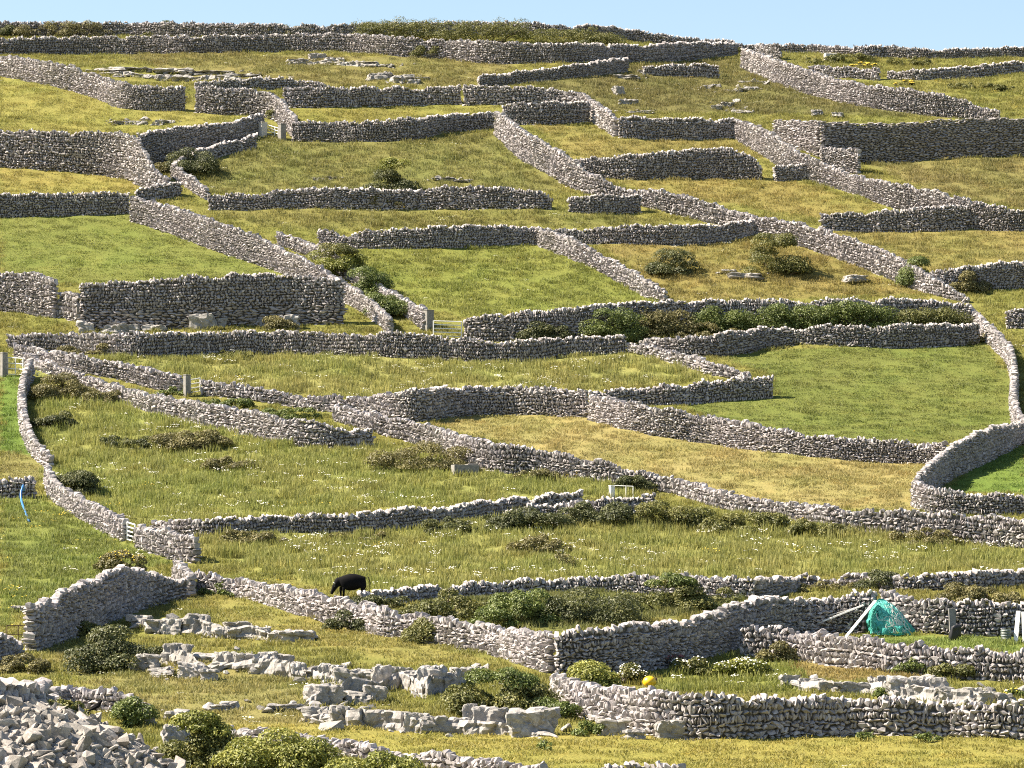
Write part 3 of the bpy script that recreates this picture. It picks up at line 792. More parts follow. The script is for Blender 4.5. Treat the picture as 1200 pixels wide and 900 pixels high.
# ------------------------------------------------------------------ bushes
def leaf_cloud(n, lobes, size, r):
    """n leaf-sized diamonds on the outside of a set of lobes: (centre, radii)"""
    c = np.array([l[0] for l in lobes]); rad = np.array([l[1] for l in lobes])
    wgt = (rad[:, 0] * rad[:, 2] + rad[:, 1] * rad[:, 2] + rad[:, 0] * rad[:, 1]); wgt /= wgt.sum()
    k = r.choice(len(lobes), n, p=wgt)
    d = r.normal(size=(n, 3)); d /= np.linalg.norm(d, axis=1)[:, None]
    d[:, 2] = np.where(d[:, 2] < -.25, -d[:, 2], d[:, 2])
    rr = r.uniform(.55, 1.06, n) ** .6
    p = c[k] + d * rad[k] * rr[:, None]
    nrm = d + r.normal(0, .55, (n, 3)) + np.array([0, 0, .35]); nrm /= np.linalg.norm(nrm, axis=1)[:, None]
    a = np.cross(nrm, r.normal(size=(n, 3))); a /= np.linalg.norm(a, axis=1)[:, None]
    b = np.cross(nrm, a)
    s = size * r.uniform(.6, 1.35, n)[:, None]
    tipb = nrm * s * .25
    V = np.stack([p - a * s, p - b * s * .55 + tipb, p + a * s, p + b * s * .55 + tipb], 1)
    lob_t = r.uniform(-.22, .22, len(lobes))[k]
    t = np.clip(r.normal(.5, .24, n) + lob_t, 0, 1)
    keep = p[:, 2] > -.15
    V = V[keep]; t = t[keep]; m = len(V)
    return V.reshape(-1, 3), np.arange(m * 4).reshape(m, 4), np.repeat(t, 4)

def bush(px, foot, wpx, hpx, label, mat='leaf_mid', depth=.75, cat='bush', group='bushes and scrub beside the walls', name='bush', flower=None, lift=0.0, sheet=False, leaf=.085, dens=1.0, crest=None, back=0.0):
    """a shrub wpx wide and hpx tall in the photograph's pixels, standing at (px, foot)"""
    seed = int(px * 7 + foot * 13) % 99991; r = np.random.default_rng(seed)
    P = cast([px], [foot])[0]; m = mpp(P)
    P = P + np.array([0, back, 0]); P[2] = float(H(P[0], P[1]))
    W, Hh = wpx * m / 2, hpx * m; D = max(.35, min(W * depth, Hh * 1.2 + .2))
    root = empty(name, P + np.array([0, 0, lift]), label, cat, group)
    nl = int(np.clip(5 + W * 5.5, 6, 60))
    lobes = []
    if sheet: nl = min(90, nl * 2)
    for _ in range(nl):
        u = r.uniform(-1, 1) * .86; v = r.uniform(-1, 1) * .8 * math.sqrt(1 - u * u)
        env = math.sqrt(max(.05, 1 - .8 * u * u - .45 * v * v)) if not sheet else .95 - .25 * abs(u) ** 4
        if sheet: v = r.uniform(-.8, 0)
        s = r.uniform(.26, .46) * Hh
        s = max(.14, min(s, .9))
        zz = r.uniform(.18, 1.0) * Hh * env * r.uniform(.75, 1.08)
        gx, gy_ = u * W, v * D
        gz = float(H(P[0] + gx, P[1] + gy_)) - P[2]
        lobes.append(((gx, gy_, gz + max(.08, zz - s * .6)), (s * r.uniform(.9, 1.5), s * r.uniform(.9, 1.3), s * r.uniform(.65, .95))))
    area = sum(a[1][0] * a[1][2] * 6.5 for a in lobes)
    n = int(np.clip(area * 1.5 / (leaf * leaf * 1.1) * dens, 180, 9000))
    V, Fc, T = leaf_cloud(n, lobes, leaf, r)
    sp = []; tt = []                                     # arching shoots past the outline
    for _ in range(int(nl * 2.2)):
        l = lobes[r.integers(0, nl)]; d = r.normal(size=3); d[2] = abs(d[2]) * .8 + .15; d /= np.linalg.norm(d)
        a0 = np.array(l[0]) + d * np.array(l[1]) * .8; ln_ = r.uniform(.15, .55) * min(1, .35 + Hh * .4); c_ = np.clip(r.normal(.65, .2), 0, 1)
        for u in np.linspace(0, 1, int(5 + ln_ * 14)):
            q = a0 + d * ln_ * u + np.array([0, 0, -.35 * ln_ * u * u]) + r.normal(0, .025, 3)
            e1 = r.normal(size=3); e1 /= np.linalg.norm(e1); e2 = np.cross(e1, r.normal(size=3)); e2 /= np.linalg.norm(e2)
            s_ = leaf * r.uniform(.5, 1.0) * (1 - .4 * u)
            sp += [q - e1 * s_, q - e2 * s_ * .5, q + e1 * s_, q + e2 * s_ * .5]; tt += [c_] * 4
    V = np.concatenate([V, np.array(sp)]); T = np.concatenate([T, tt]); Fc = np.arange(len(V)).reshape(-1, 4)
    mesh_from('leaves', V, Fc, M[mat], root, {'rnd': T})
    if crest:                                            # a fresh crown of another colour on top
        cl = [((l[0][0] * .55, l[0][1] * .6, Hh * r.uniform(.72, .98)), (l[1][0] * .8, l[1][1] * .8, l[1][2] * .7)) for l in lobes[:max(4, nl // 2)]]
        V, Fc, T = leaf_cloud(int(n * .35), cl, leaf, r)
        mesh_from('young_leaves', V, Fc, M[crest], root, {'rnd': T})
    sb = MB()
    for _ in range(int(np.clip(W * 2.5, 4, 16))):
        l = lobes[r.integers(0, nl)][0]
        x0, y0 = l[0] * .45, l[1] * .45
        z0 = float(H(P[0] + x0, P[1] + y0)) - P[2] - .12
        sb.tube([(0, 0, -.2), (x0, y0, z0), (x0 * .6 + l[0] * .4 + r.normal(0, .06), y0 * .6 + l[1] * .4, z0 + (l[2] - z0) * .55), (l[0], l[1], l[2])], [.05, .045, .03, .012], 5)
    sb.build('stems', M['bark'], root)
    if flower:
        fb = MB(); fm, cnt = flower
        top = sorted(lobes, key=lambda l: -l[0][2])[:max(4, nl * 2 // 3)]
        for _ in range(cnt):
            l = top[r.integers(0, len(top))]
            d = Vector(r.normal(size=3)); d.z = abs(d.z) + .3; d.normalize()
            q = Vector(l[0]) + Vector((d.x * l[1][0], d.y * l[1][1], d.z * l[1][2])) * 1.08
            s = r.uniform(.035, .075)
            ring = [q + Vector((s * math.cos(k * PI / 3), s * math.sin(k * PI / 3), 0)) for k in range(6)] + [q + Vector((0, 0, s * .7))]
            fb.add(ring, [(k, (k + 1) % 6, 6) for k in range(6)])
        fb.build('flowers', M[fm], root)['kind'] = 'stuff'
    return root

B = bush
SK = 'scrub along the skyline'
B(75, 42, 130, 22, 'olive scrub on the skyline nearest the top left corner', 'leaf_olive', .5, group=SK)
B(8, 41, 30, 17, 'dark shrub at the top left edge on the skyline', 'leaf_dark', .6, group=SK)
B(185, 41, 44, 23, 'green shrub rising between the two skyline walls at upper left', 'leaf_mid', .5, group=SK)
B(340, 41, 130, 15, 'thin olive scrub between the two skyline walls left of the long hedge', 'leaf_olive', .4, group=SK)
B(470, 43, 120, 25, 'left stretch of the green hedge on the skyline', 'leaf_mid', .4, sheet=True, back=-2.0, lift=.3, group=SK, cat='hedge', name='hedge')
B(570, 45, 130, 27, 'middle stretch of the green hedge on the skyline', 'leaf_mid', .4, sheet=True, back=-2.0, lift=.3, group=SK, cat='hedge', name='hedge')
B(680, 49, 120, 22, 'right stretch of the green hedge, sinking down to the skyline wall', 'leaf_mid', .4, sheet=True, back=-2.0, lift=.3, group=SK, cat='hedge', name='hedge')
B(868, 62, 24, 14, 'green shrub at the skyline where the lit slanting wall begins', 'leaf_mid', .6, group=SK)
B(682, 67, 36, 20, 'round dark bush against the second wall below the skyline', 'leaf_dark', .7)
B(505, 66, 44, 18, 'ivy-like green shrub climbing the second wall below the skyline', 'leaf_mid', .3, back=-.7)
B(628, 68, 44, 16, 'dark green ivy on the second wall left of the round dark bush', 'leaf_dark', .3, name='ivy', cat='ivy', back=-.7)
B(1000, 72, 60, 11, 'low green scrub below the small skyline ruin', 'leaf_mid', .6, group=SK)
B(1065, 76, 56, 10, 'low green scrub between the skyline wall and the dark low wall at right', 'leaf_mid', .6, group=SK)
B(960, 74, 44, 8, 'low scrub around the pale block near the skyline', 'leaf_mid', .6, group=SK)
B(1150, 104, 90, 9, 'sprawling low green scrub at the upper right edge', 'leaf_mid', .9)
B(1015, 79, 44, 6, 'gorse patch in yellow flower near the skyline ruin', 'leaf_olive', .8, name='gorse', cat='gorse', flower=('petal_yellow', 420))
B(1060, 99, 28, 5, 'gorse patch in yellow flower under the dark low skyline wall', 'leaf_olive', .8, name='gorse', cat='gorse', flower=('petal_yellow', 260))
B(222, 203, 58, 34, 'dark bush in the bend of the dark wall at upper left', 'leaf_dark', .8)
B(190, 203, 22, 16, 'small olive bush in the corner of the tall left wall', 'leaf_olive', .8)
B(322, 146, 18, 16, 'green shrub behind the gate with pale pillar', 'leaf_mid', .5, back=2)
B(461, 224, 60, 36, 'dark bush with a fresh lime-green crown by the upper wall', 'leaf_dark', .8, crest='leaf_lime')
B(448, 243, 46, 18, 'bramble spilling over the upper wall under the lime-crowned bush', 'leaf_olive', .4)
B(788, 320, 52, 32, 'dark brownish bush alone in the scrubby field, the left one of two', 'leaf_dark', .8)
B(910, 320, 72, 42, 'big green bush alone in the scrubby field, the right one of two', 'leaf_mid', .8, crest='leaf_mid')
B(1074, 335, 26, 38, 'green ivy mound on the end of the long slanting wall at right', 'leaf_green', .6, name='ivy', cat='ivy')
B(398, 322, 74, 32, 'bright green brambles filling the upper part of the lane', 'leaf_lime', .6, crest='leaf_mid')
B(430, 346, 66, 36, 'green brambles filling the middle of the lane above the five-bar gate', 'leaf_green', .6)
B(462, 368, 60, 32, 'green brambles at the foot of the lane beside the five-bar gate', 'leaf_green', .6)
B(330, 386, 26, 22, 'dry shrub at the foot of the very tall wall', 'leaf_olive', .6)
B(228, 360, 36, 24, 'bare dry twigs hanging on the face of the very tall wall', 'dry_twig', .3, dens=.35, back=-.6)
B(292, 349, 20, 14, 'small green tuft growing from the face of the very tall wall', 'leaf_olive', .3, back=-.6)
B(1135, 342, 40, 24, 'olive scrub in the corner by the right edge wall', 'leaf_olive', .8)
B(1150, 402, 36, 14, 'weeds growing through the tumbled wall at right', 'leaf_olive', .8)
IV = 'ivy on the wall right of the five-bar gate'
for (x, f, w_, h_, lab, mt) in [
    (640, 397, 60, 22, 'thin dark ivy low on the wall, nearest the five-bar gate', 'leaf_dark'),
    (722, 396, 64, 42, 'bright-topped ivy mound on the wall above the thin lit wall', 'leaf_green'),
    (778, 392, 66, 38, 'brown-green brambles leaning on the wall right of the bright-topped ivy', 'leaf_olive'),
    (852, 386, 80, 32, 'flat dark green ivy sheet on the wall, between brambles and thick ivy', 'leaf_green'),
    (925, 384, 80, 32, 'dense green ivy sheet on the wall, left of the thick ivy', 'leaf_green'),
    (1005, 382, 96, 34, 'thick mounded ivy crowning the wall', 'leaf_green'),
    (1092, 383, 92, 32, 'ivy on the last stretch of wall before the tumbled wall', 'leaf_mid')]:
    B(x, f, w_, h_, lab, mt, .18, cat='ivy', name='ivy', group=IV, sheet=True, back=-.55, dens=1.3)
B(830, 396, 100, 16, 'low olive scrub between the ivy wall and the wall below it', 'leaf_olive', .4)
B(270, 420, 60, 9, 'low weeds along the level wall below the very tall wall', 'leaf_mid', .4)
B(130, 412, 130, 16, 'low brambles along the level wall at left', 'leaf_olive', .3)
B(75, 464, 66, 28, 'olive brambles beside the end-on wall, the upper clump', 'leaf_olive', .8)
B(118, 472, 40, 22, 'olive brambles against the lower lane wall at left', 'leaf_olive', .7)
B(64, 500, 42, 22, 'small dark brambles in the shade of the end-on wall', 'leaf_dark', .8)
B(90, 578, 50, 36, 'dark bush at the foot of the end-on wall', 'leaf_dark', .8)
B(152, 524, 90, 16, 'left half of the long low bramble under the lane wall', 'leaf_dark', .5)
B(228, 525, 100, 26, 'right half of the long low bramble under the lane wall', 'leaf_olive', .4)
B(265, 551, 66, 18, 'low bramble island in the daisy meadow', 'leaf_olive', .6)
B(150, 440, 44, 12, 'weeds inside the left lane before the dark gatepost', 'leaf_green', .5)
B(205, 462, 40, 12, 'weeds inside the left lane at the foot of the dark gatepost', 'leaf_green', .5)
B(265, 478, 66, 16, 'green weeds inside the left lane after the dark gatepost', 'leaf_green', .5)
B(335, 492, 90, 16, 'green weeds at the narrow lower end of the left lane', 'leaf_green', .4)
B(490, 548, 120, 34, 'broad scrub mound left of the stone trough', 'leaf_olive', .7)
B(630, 562, 60, 16, 'low scrub at the foot of the longest lit wall, right of the trough', 'leaf_olive', .5)
B(742, 578, 44, 20, 'scrub behind the small white frame gate', 'leaf_dark', .5, back=1.5)
B(300, 637, 90, 20, 'low scrub under the daisy meadow wall, left end', 'leaf_olive', .4)
B(420, 632, 90, 12, 'low scrub under the daisy meadow wall, middle', 'leaf_olive', .4)
B(540, 622, 120, 20, 'low scrub under the daisy meadow wall, right end', 'leaf_dark', .4)
B(625, 620, 90, 30, 'dark bramble where the meadow wall meets the half-buried wall', 'leaf_dark', .5)
B(700, 615, 110, 30, 'brambles burying the low wall below the small white frame gate', 'leaf_dark', .5)
B(790, 615, 90, 34, 'scrub right of the half-buried low wall', 'leaf_mid', .6)
B(870, 622, 110, 28, 'scrub along the longest lit wall, the first clump rightwards of the buried wall', 'leaf_mid', .5)
B(960, 626, 90, 22, 'scrub along the longest lit wall, the thinner middle clump', 'leaf_mid', .5)
B(1024, 622, 30, 20, 'dark rounded bush against the longest lit wall near its lower end', 'leaf_dark', .7)
B(1080, 638, 80, 22, 'scrub along the longest lit wall, the last clump before the edge', 'leaf_olive', .5)
B(632, 645, 80, 20, 'low bramble island below the dark bramble, in the lower daisy meadow', 'leaf_olive', .6)
B(660, 664, 46, 16, 'greyish weed patch in the lower daisy meadow', 'leaf_olive', .7, dens=.6)
ST = 'scrub in the overgrown strip'
B(445, 712, 70, 18, 'low dark scrub beside the black cow', 'leaf_dark', .6, group=ST)
B(520, 724, 120, 32, 'mid green scrub at the left end of the overgrown strip', 'leaf_mid', .7, group=ST)
B(605, 731, 130, 36, 'mid green scrub in the overgrown strip, left of the large bush', 'leaf_green', .7, group=ST)
B(692, 727, 110, 50, 'largest dark bush in the overgrown strip', 'leaf_dark', .7, group=ST)
B(782, 716, 90, 40, 'mid green bush in the overgrown strip, right of the largest bush', 'leaf_mid', .7, group=ST, crest='leaf_green')
B(835, 708, 60, 20, 'pale green scrub at the right end of the overgrown strip', 'leaf_mid', .7, group=ST)
B(960, 692, 90, 12, 'olive scrub on the low wall above the net heap', 'leaf_olive', .5)
B(1030, 690, 50, 26, 'dark bush on the low wall directly above the net heap', 'leaf_dark', .6)
B(1150, 706, 110, 24, 'olive scrub behind the lit wall at the right edge', 'leaf_olive', .5)
B(415, 742, 80, 26, 'dark scrub at the foot of the wall below the black cow', 'leaf_dark', .5)
B(508, 754, 50, 36, 'rounded green bush leaning on the wall below the overgrown strip', 'leaf_mid', .7)
B(127, 785, 84, 58, 'big dark bush below the gorse-topped wall', 'leaf_dark', .8)
B(98, 745, 22, 30, 'small green shrub against the gorse-topped wall', 'leaf_mid', .6)
B(180, 775, 22, 22, 'small dark shrub beside the boulder right of the big dark bush', 'leaf_dark', .7)
B(144, 671, 56, 24, 'gorse bush with yellow flowers sitting on the dark wall', 'leaf_olive', .7, cat='gorse', name='gorse', flower=('petal_yellow', 60), lift=.2, back=0)
B(262, 698, 60, 14, 'low green weeds under the lit wall near the corner', 'leaf_green', .5)
B(590, 838, 130, 46, 'wide green bramble mound above the big pale slabs', 'leaf_mid', .6, crest='leaf_green')
B(655, 842, 50, 34, 'dark green bramble at the right end of the big pale slabs', 'leaf_green', .6)
B(692, 808, 40, 42, 'yellow-green shrub at the foot of the dark corner wall', 'leaf_lime', .7)
B(690, 861, 40, 18, 'small green weed by the foot of the bottom wall', 'leaf_green', .7)
B(640, 879, 14, 12, 'small dark thistle alone on the mown strip', 'leaf_green', .9, cat='thistle', name='thistle')
B(820, 762, 50, 34, 'dark ivy in the inner corner of the tall dark wall', 'leaf_dark', .5, name='ivy', cat='ivy')
B(1072, 790, 60, 20, 'weeds on the terrace wall, the left clump', 'leaf_green', .4)
B(1122, 796, 60, 22, 'weeds on the terrace wall, the right clump', 'leaf_mid', .4)
B(1000, 776, 40, 24, 'small weeds growing up the terrace wall below the green net heap', 'leaf_mid', .3)
B(910, 774, 44, 24, 'tall weeds at the left end of the terrace wall', 'leaf_olive', .4)
B(1036, 822, 22, 16, 'green fern tuft at the crack of the white outcrop', 'leaf_green', .6, name='fern', cat='fern')
B(1012, 868, 30, 10, 'small weed on the mown strip at the wall foot, left of a pair', 'leaf_green', .7)
B(1085, 869, 34, 12, 'small weed on the mown strip at the wall foot, right of a pair', 'leaf_green', .7)
B(80, 838, 50, 26, 'green bush behind the rubble heap', 'leaf_mid', .8)
B(150, 848, 50, 34, 'dark green weeds at the broken end of the low wall by the rubble', 'leaf_green', .7)
B(30, 786, 70, 22, 'brown weeds below the iron rail gate', 'leaf_olive', .8)
HG = 'lime-green hedge at the bottom edge'
B(238, 901, 96, 58, 'left clump of the hedge at the bottom edge, darker olive', 'leaf_mid', .5, cat='hedge', name='hedge', group=HG, crest='leaf_lime')
B(325, 910, 130, 62, 'middle clump of the hedge at the bottom edge, brightest lime', 'leaf_lime', .5, cat='hedge', name='hedge', group=HG)
B(425, 918, 130, 56, 'right clump of the hedge at the bottom edge, thinning out', 'leaf_lime', .5, cat='hedge', name='hedge', group=HG)
FW = 'flowering weeds in the walled corner'
B(738, 800, 34, 24, 'white-flowered weeds left of the yellow buoy', 'leaf_mid', .6, cat='weeds', name='flowering_weed', flower=('petal_white', 110), group=FW)
B(812, 790, 44, 24, 'white-flowered weeds right of the yellow buoy', 'leaf_mid', .6, cat='weeds', name='flowering_weed', flower=('petal_white', 90), group=FW)
B(866, 792, 70, 26, 'cream-flowered weeds against the left end of the terrace wall', 'leaf_lime', .6, cat='weeds', name='flowering_weed', flower=('petal_white', 160), group=FW)
B(723, 800, 14, 14, 'red dock plant left of the white-flowered weeds', 'dry_twig', .8, cat='dock', name='dock_plant', flower=('petal_red', 160), group=FW, dens=.5)
B(792, 784, 14, 18, 'reddish dock plant behind the yellow buoy', 'dry_twig', .8, cat='dock', name='dock_plant', flower=('petal_red', 90), group=FW, dens=.5)
B(1192, 818, 18, 16, 'yellow-flowered weed at the right edge above the bottom wall', 'leaf_green', .6, cat='weeds', name='flowering_weed', flower=('petal_yellow', 40))

# ------------------------------------------------------------------ limestone outcrops and boulders
from mathutils import noise as mn
def rock_mesh(half, seed, cuts=8, rough=.09, joints=True):
    """weathered limestone: bedded in layers, split by joints, uneven all over"""
    r = np.random.default_rng(seed)
    bm = bmesh.new(); bmesh.ops.create_cube(bm, size=2.0)
    bmesh.ops.subdivide_edges(bm, edges=bm.edges[:], cuts=cuts, use_grid_fill=True)
    sh = r.normal(0, .16, 6); o = Vector(r.uniform(0, 90, 3))
    nl = int(r.integers(2, 5)); lay = r.uniform(.78, 1.06, nl + 3); lx = r.normal(0, .07, (nl + 3, 2))
    hx, hy, hz = half; S = max(.35, min(hx, 1.2))
    corner = r.uniform(.72, 1.1, 4)
    for v in bm.verts:
        x, y, z = v.co
        pw = 12.0
        ln = (abs(x)**pw + abs(y)**pw + abs(z)**pw) ** (1 / pw)
        x, y, z = x / ln, y / ln, z / ln
        k = int((z + 1) / 2 * nl + .35 * mn.noise(Vector((x * 2, y * 2, 0)) + o) + .5)
        k = max(0, min(nl + 2, k))
        c = corner[0] * (1 - x) * (1 - y) / 4 + corner[1] * (1 + x) * (1 - y) / 4 + corner[2] * (1 - x) * (1 + y) / 4 + corner[3] * (1 + x) * (1 + y) / 4
        x = x * lay[k] + lx[k, 0] + sh[0] * z + sh[1] * y; y = y * lay[k] + lx[k, 1] + sh[3] * z
        z = z * (.55 + .45 * c) + sh[2] * x * .5 + sh[4] * y * .3
        p = Vector((x * hx, y * hy, z * hz)) / S
        f1 = mn.fractal(p * 1.6 + o, .9, 2.1, 4); f2 = mn.fractal(p * 1.6 - o, .9, 2.1, 4); f3 = mn.fractal(p * 1.5 + o * 2, .9, 2.1, 4)
        dist = mn.voronoi(Vector((p.x * 1.3, p.y * 1.3, p.z * .5)) + o)[0]
        crack = max(0.0, .16 - (dist[1] - dist[0])) / .16
        w_ = .13 * S
        X = Vector((x * hx + f1 * w_, y * hy + f2 * w_, z * hz + f3 * w_ * .7))
        v.co = X - Vector((x * hx, y * hy, z * hz)).normalized() * crack * .22 * S
    vs = np.array([v.co[:] for v in bm.verts]); bm.verts.index_update()
    fs = [[v.index for v in q.verts] for q in bm.faces]; bm.free()
    return vs, fs, r.uniform(.3, .95)

def boulder(px, foot, wpx, hpx, label, group='loose boulders', deep=.8, name='boulder', cat='boulder', mat='rock', tilt=0.0):
    P = cast([px], [foot])[0]; m = mpp(P)
    half = np.array([wpx * m / 2, wpx * m / 2 * deep, hpx * m / 2 * 1.12])
    v, f, tn = rock_mesh(half, int(px * 31 + foot * 17) % 99991)
    P = P + np.array([0, half[1] * .8, 0]); z = float(H(P[0], P[1]))
    v[:, 2] += half[2] * .82
    o = mesh_from(name, v, f, M[mat], None, {'tone': np.full(len(v), tn) + rng.normal(0, .05, len(v))})
    o.location = (P[0], P[1], z); o.rotation_euler = (0, tilt, rng.uniform(-.4, .4))
    return tag(o, label, cat, group)

def shelf(root, P0, pts, depth):
    """a low continuous step of bedrock: broken front face, top running back under the turf"""
    a = np.array(pts, float); B = cast(a[:, 0], a[:, 1]); hm = a[:, 2] * project(B)[2] / F
    S = np.r_[0, np.cumsum(np.hypot(np.diff(B[:, 0]), np.diff(B[:, 1])))]
    ss = np.arange(0, S[-1], .16); n = len(ss)
    x, y, h = (np.interp(ss, S, q) for q in (B[:, 0], B[:, 1], hm))
    o = Vector(rng.uniform(0, 60, 3)); rows = [(-.05, -.3), (0, .15), (.02, .4), (.05, .62), (.1, .84), (.2, .98)] + [(.2 + depth * k / 9, 1.0) for k in range(1, 10)]
    v = []
    for i in range(n):
        big = mn.noise(Vector((ss[i] * .45, 0, 0)) + o); env = min(1, ss[i] / .8, (S[-1] - ss[i]) / .8)
        hh = h[i] * max(.15, .85 + .55 * big) * max(.05, env); g0 = float(H(x[i], y[i]))
        for (d, zf) in rows:
            p = Vector((ss[i], d * 2.0, zf * hh * 1.4)) + o
            f = mn.fractal(p * 1.3, .9, 2.1, 4); f2 = mn.fractal(p * 1.3 + Vector((9, 3, 1)), .9, 2.1, 4)
            dist = mn.voronoi(Vector((ss[i] * .9, d * .7, zf * hh * .5)) + o)[0]
            crack = max(0.0, .2 - (dist[1] - dist[0])) / .2
            step = mn.noise(Vector((math.floor(ss[i] * .9 + big), math.floor(zf * 3), 7.3)) + o) * .35
            X = x[i] + f2 * .12; Y = y[i] + d + f * .16 + crack * .25 + step
            if zf < 1: Z = g0 + zf * hh + f2 * .08 * (zf > 0)
            else:
                t_ = (d - .2) / depth; gz = float(H(x[i], Y))
                Z = (g0 + hh) * (1 - t_) + (gz + .02) * t_ + f * .14 * (1 - .3 * t_) - crack * .22 - .22 * t_ ** 3
            v.append((X, Y, Z))
    m = len(rows); ii = (np.arange(n - 1)[:, None] * m + np.arange(m - 1)[None]).ravel()
    fc = np.c_[ii, ii + m, ii + m + 1, ii + 1]
    tone = np.array([.55 + .5 * mn.noise(Vector((q[0] * .8, q[1] * .8, 2)) + o) for q in v])
    mesh_from('bedrock', np.array(v) - P0, fc, M['rock'], root, {'tone': np.clip(tone, 0, 1)})

def outcrop(label, blocks, cat='outcrop', deep=1.0, ledge=None, back=2.0):
    """a ledge of jointed bedrock: every block is (column, foot row, width, height) in the photograph's pixels"""
    P0 = cast([blocks[len(blocks) // 2][0]], [blocks[len(blocks) // 2][1]])[0]
    root = empty('limestone_outcrop', P0, label, cat, 'limestone outcrops')
    if ledge: shelf(root, P0, ledge, back)
    for i, (px, foot, w_, h_) in enumerate(blocks):
        P = cast([px], [foot])[0]; m = mpp(P)
        half = np.array([w_ * m / 2 * 1.04, max(w_ * m / 2 * .8, .45) * deep, h_ * m / 2 * 1.15]) * np.array([1.12, 1, rng.uniform(.8, 1.1)])
        v, f, tn = rock_mesh(half, int(px * 37 + foot * 11 + i) % 99991)
        c = np.array([P[0], P[1] + half[1] * .85, 0.0]); c[2] = float(H(c[0], P[1])) + half[2] * .7
        a = rng.uniform(-.15, .15); ca, sa = math.cos(a), math.sin(a)
        v = np.c_[v[:, 0] * ca - v[:, 1] * sa, v[:, 0] * sa + v[:, 1] * ca, v[:, 2]] + c - P0
        mesh_from('block', v, f, M['rock'], root, {'tone': np.full(len(v), tn) + rng.normal(0, .06, len(v))})
    n = len(blocks) * 9
    bl = np.array(blocks)[rng.integers(0, len(blocks), n)]
    Q = cast(bl[:, 0] + rng.normal(0, .55, n) * bl[:, 2], bl[:, 1] - rng.uniform(-.15, .9, n) * bl[:, 3])
    sz = np.exp(rng.normal(-2.0, .5, n)).clip(.06, .4)
    hf = np.c_[sz * rng.uniform(1, 2, n), sz * rng.uniform(.8, 1.5, n), sz * rng.uniform(.4, .8, n)]
    Q[:, 2] += hf[:, 2] * .4
    bs = stones_mesh('broken_stone', Q - P0, hf, rng.uniform(0, 6.3, n), rng.normal(0, .3, n), rng.normal(0, .3, n), np.clip(rng.normal(.55, .25, n), 0, 1), M['rock'], root, BANK_BIG)
    bs['kind'] = 'stuff'
    return root

outcrop('flat grey limestone pavement by the top left walls', [(128,83,40,5),(165,84,36,6),(200,86,40,7),(228,88,34,5),(255,87,36,4),(285,90,40,4),(195,94,26,8),(212,95,22,6),(142,90,18,5),(310,95,40,4)], deep=1.6, ledge=[(110,86,3),(150,89,6),(200,94,8),(250,94,6),(300,97,4),(325,97,2)], back=5.0)
outcrop('limestone blocks on the slope below the second wall, right of the pavement', [(352,74,22,6),(372,71,20,9),(392,73,22,6),(420,76,44,4),(445,78,30,3)], deep=1.3, ledge=[(330,76,3),(372,76,6),(430,79,5),(465,80,2)], back=4.0)
outcrop('pile of jumbled rocks on the upper slope left of the broken dark wall', [(440,94,18,10),(455,92,10,8),(470,97,22,11),(484,99,14,7),(494,94,14,5)])
outcrop('broken pale rocks below the short tumbled wall near the top', [(760,87,22,6),(778,86,20,9),(735,93,26,5)])
outcrop('row of pale stones showing through the top left field', [(138,146,12,6),(152,146,12,5),(166,146,11,6),(187,147,14,8),(199,144,10,4)])
outcrop('scattered flat stones on the scrubby slope left of the lit slanting wall', [(828,104,14,5),(840,102,10,4),(858,108,24,4),(882,106,16,5),(872,97,16,3),(890,98,14,3)])
outcrop('grey rocks in the scrub above the long lit wall at upper right', [(840,128,12,5),(850,125,14,7),(868,132,22,5),(735,122,20,8),(750,133,30,5)])
outcrop('pale flat stones in the olive field above the lime-crowned bush', [(375,212,14,4),(386,210,18,4),(520,212,24,5),(540,214,14,4)])
outcrop('two pale flat slabs in the scrubby field between the bushes', [(856,320,14,5),(876,327,34,9)], deep=1.5)
outcrop('boulders bedded at the foot of the very tall wall', [(100,391,20,16),(133,392,22,11),(152,391,26,12),(180,388,26,9),(236,386,28,18),(258,384,14,14),(303,382,18,9),(338,386,24,18)], deep=.45)
outcrop('upper line of pale limestone blocks below the gorse-topped wall', [(163,735,28,14),(182,742,20,17),(200,743,20,18),(212,738,14,14),(231,744,28,27),(249,746,14,12),(260,748,14,14),(273,749,14,12),(293,748,16,15),(308,749,14,15),(325,752,22,14),(350,752,36,13),(277,738,30,10)], ledge=[(148,737,8),(165,736,14),(185,743,18),(205,743,18),(235,745,22),(265,749,14),(300,749,15),(335,753,12),(366,752,8)], back=1.6)
outcrop('middle ledge of jointed limestone right of the big dark bush', [(205,778,34,22),(225,795,26,18),(245,797,20,14),(262,782,26,20),(287,785,22,24),(310,790,26,28),(332,790,20,24),(350,798,16,22),(368,796,22,18),(382,800,14,24),(395,800,16,22),(240,775,36,10)], ledge=[(190,776,8),(210,782,20),(240,790,16),(265,785,18),(300,790,24),(335,795,22),(365,799,20),(400,803,20),(420,800,14)], back=2.4)
outcrop('long lower ledge of limestone ending at the wide bramble mound', [(378,826,36,24),(405,802,28,20),(425,800,22,18),(447,806,20,28),(466,798,26,18),(486,806,24,26),(505,814,26,34),(524,812,22,28),(542,796,22,14),(415,826,34,16),(440,824,24,20),(560,790,20,9)], ledge=[(350,828,8),(380,826,20),(410,815,22),(440,812,22),(470,806,20),(500,818,28),(530,812,24),(560,792,8)], back=2.6)
outcrop('row of big pale limestone slabs along the top of the mown strip', [(375,846,34,18),(403,850,32,22),(433,852,30,24),(460,855,32,25),(487,858,24,22),(510,860,34,24),(537,858,20,22),(552,856,16,34),(574,858,40,30),(626,862,52,30)], deep=.6, ledge=[(350,846,8),(380,848,16),(410,852,20),(450,855,22),(490,860,22),(530,860,18),(600,862,20),(655,864,8)], back=1.5)
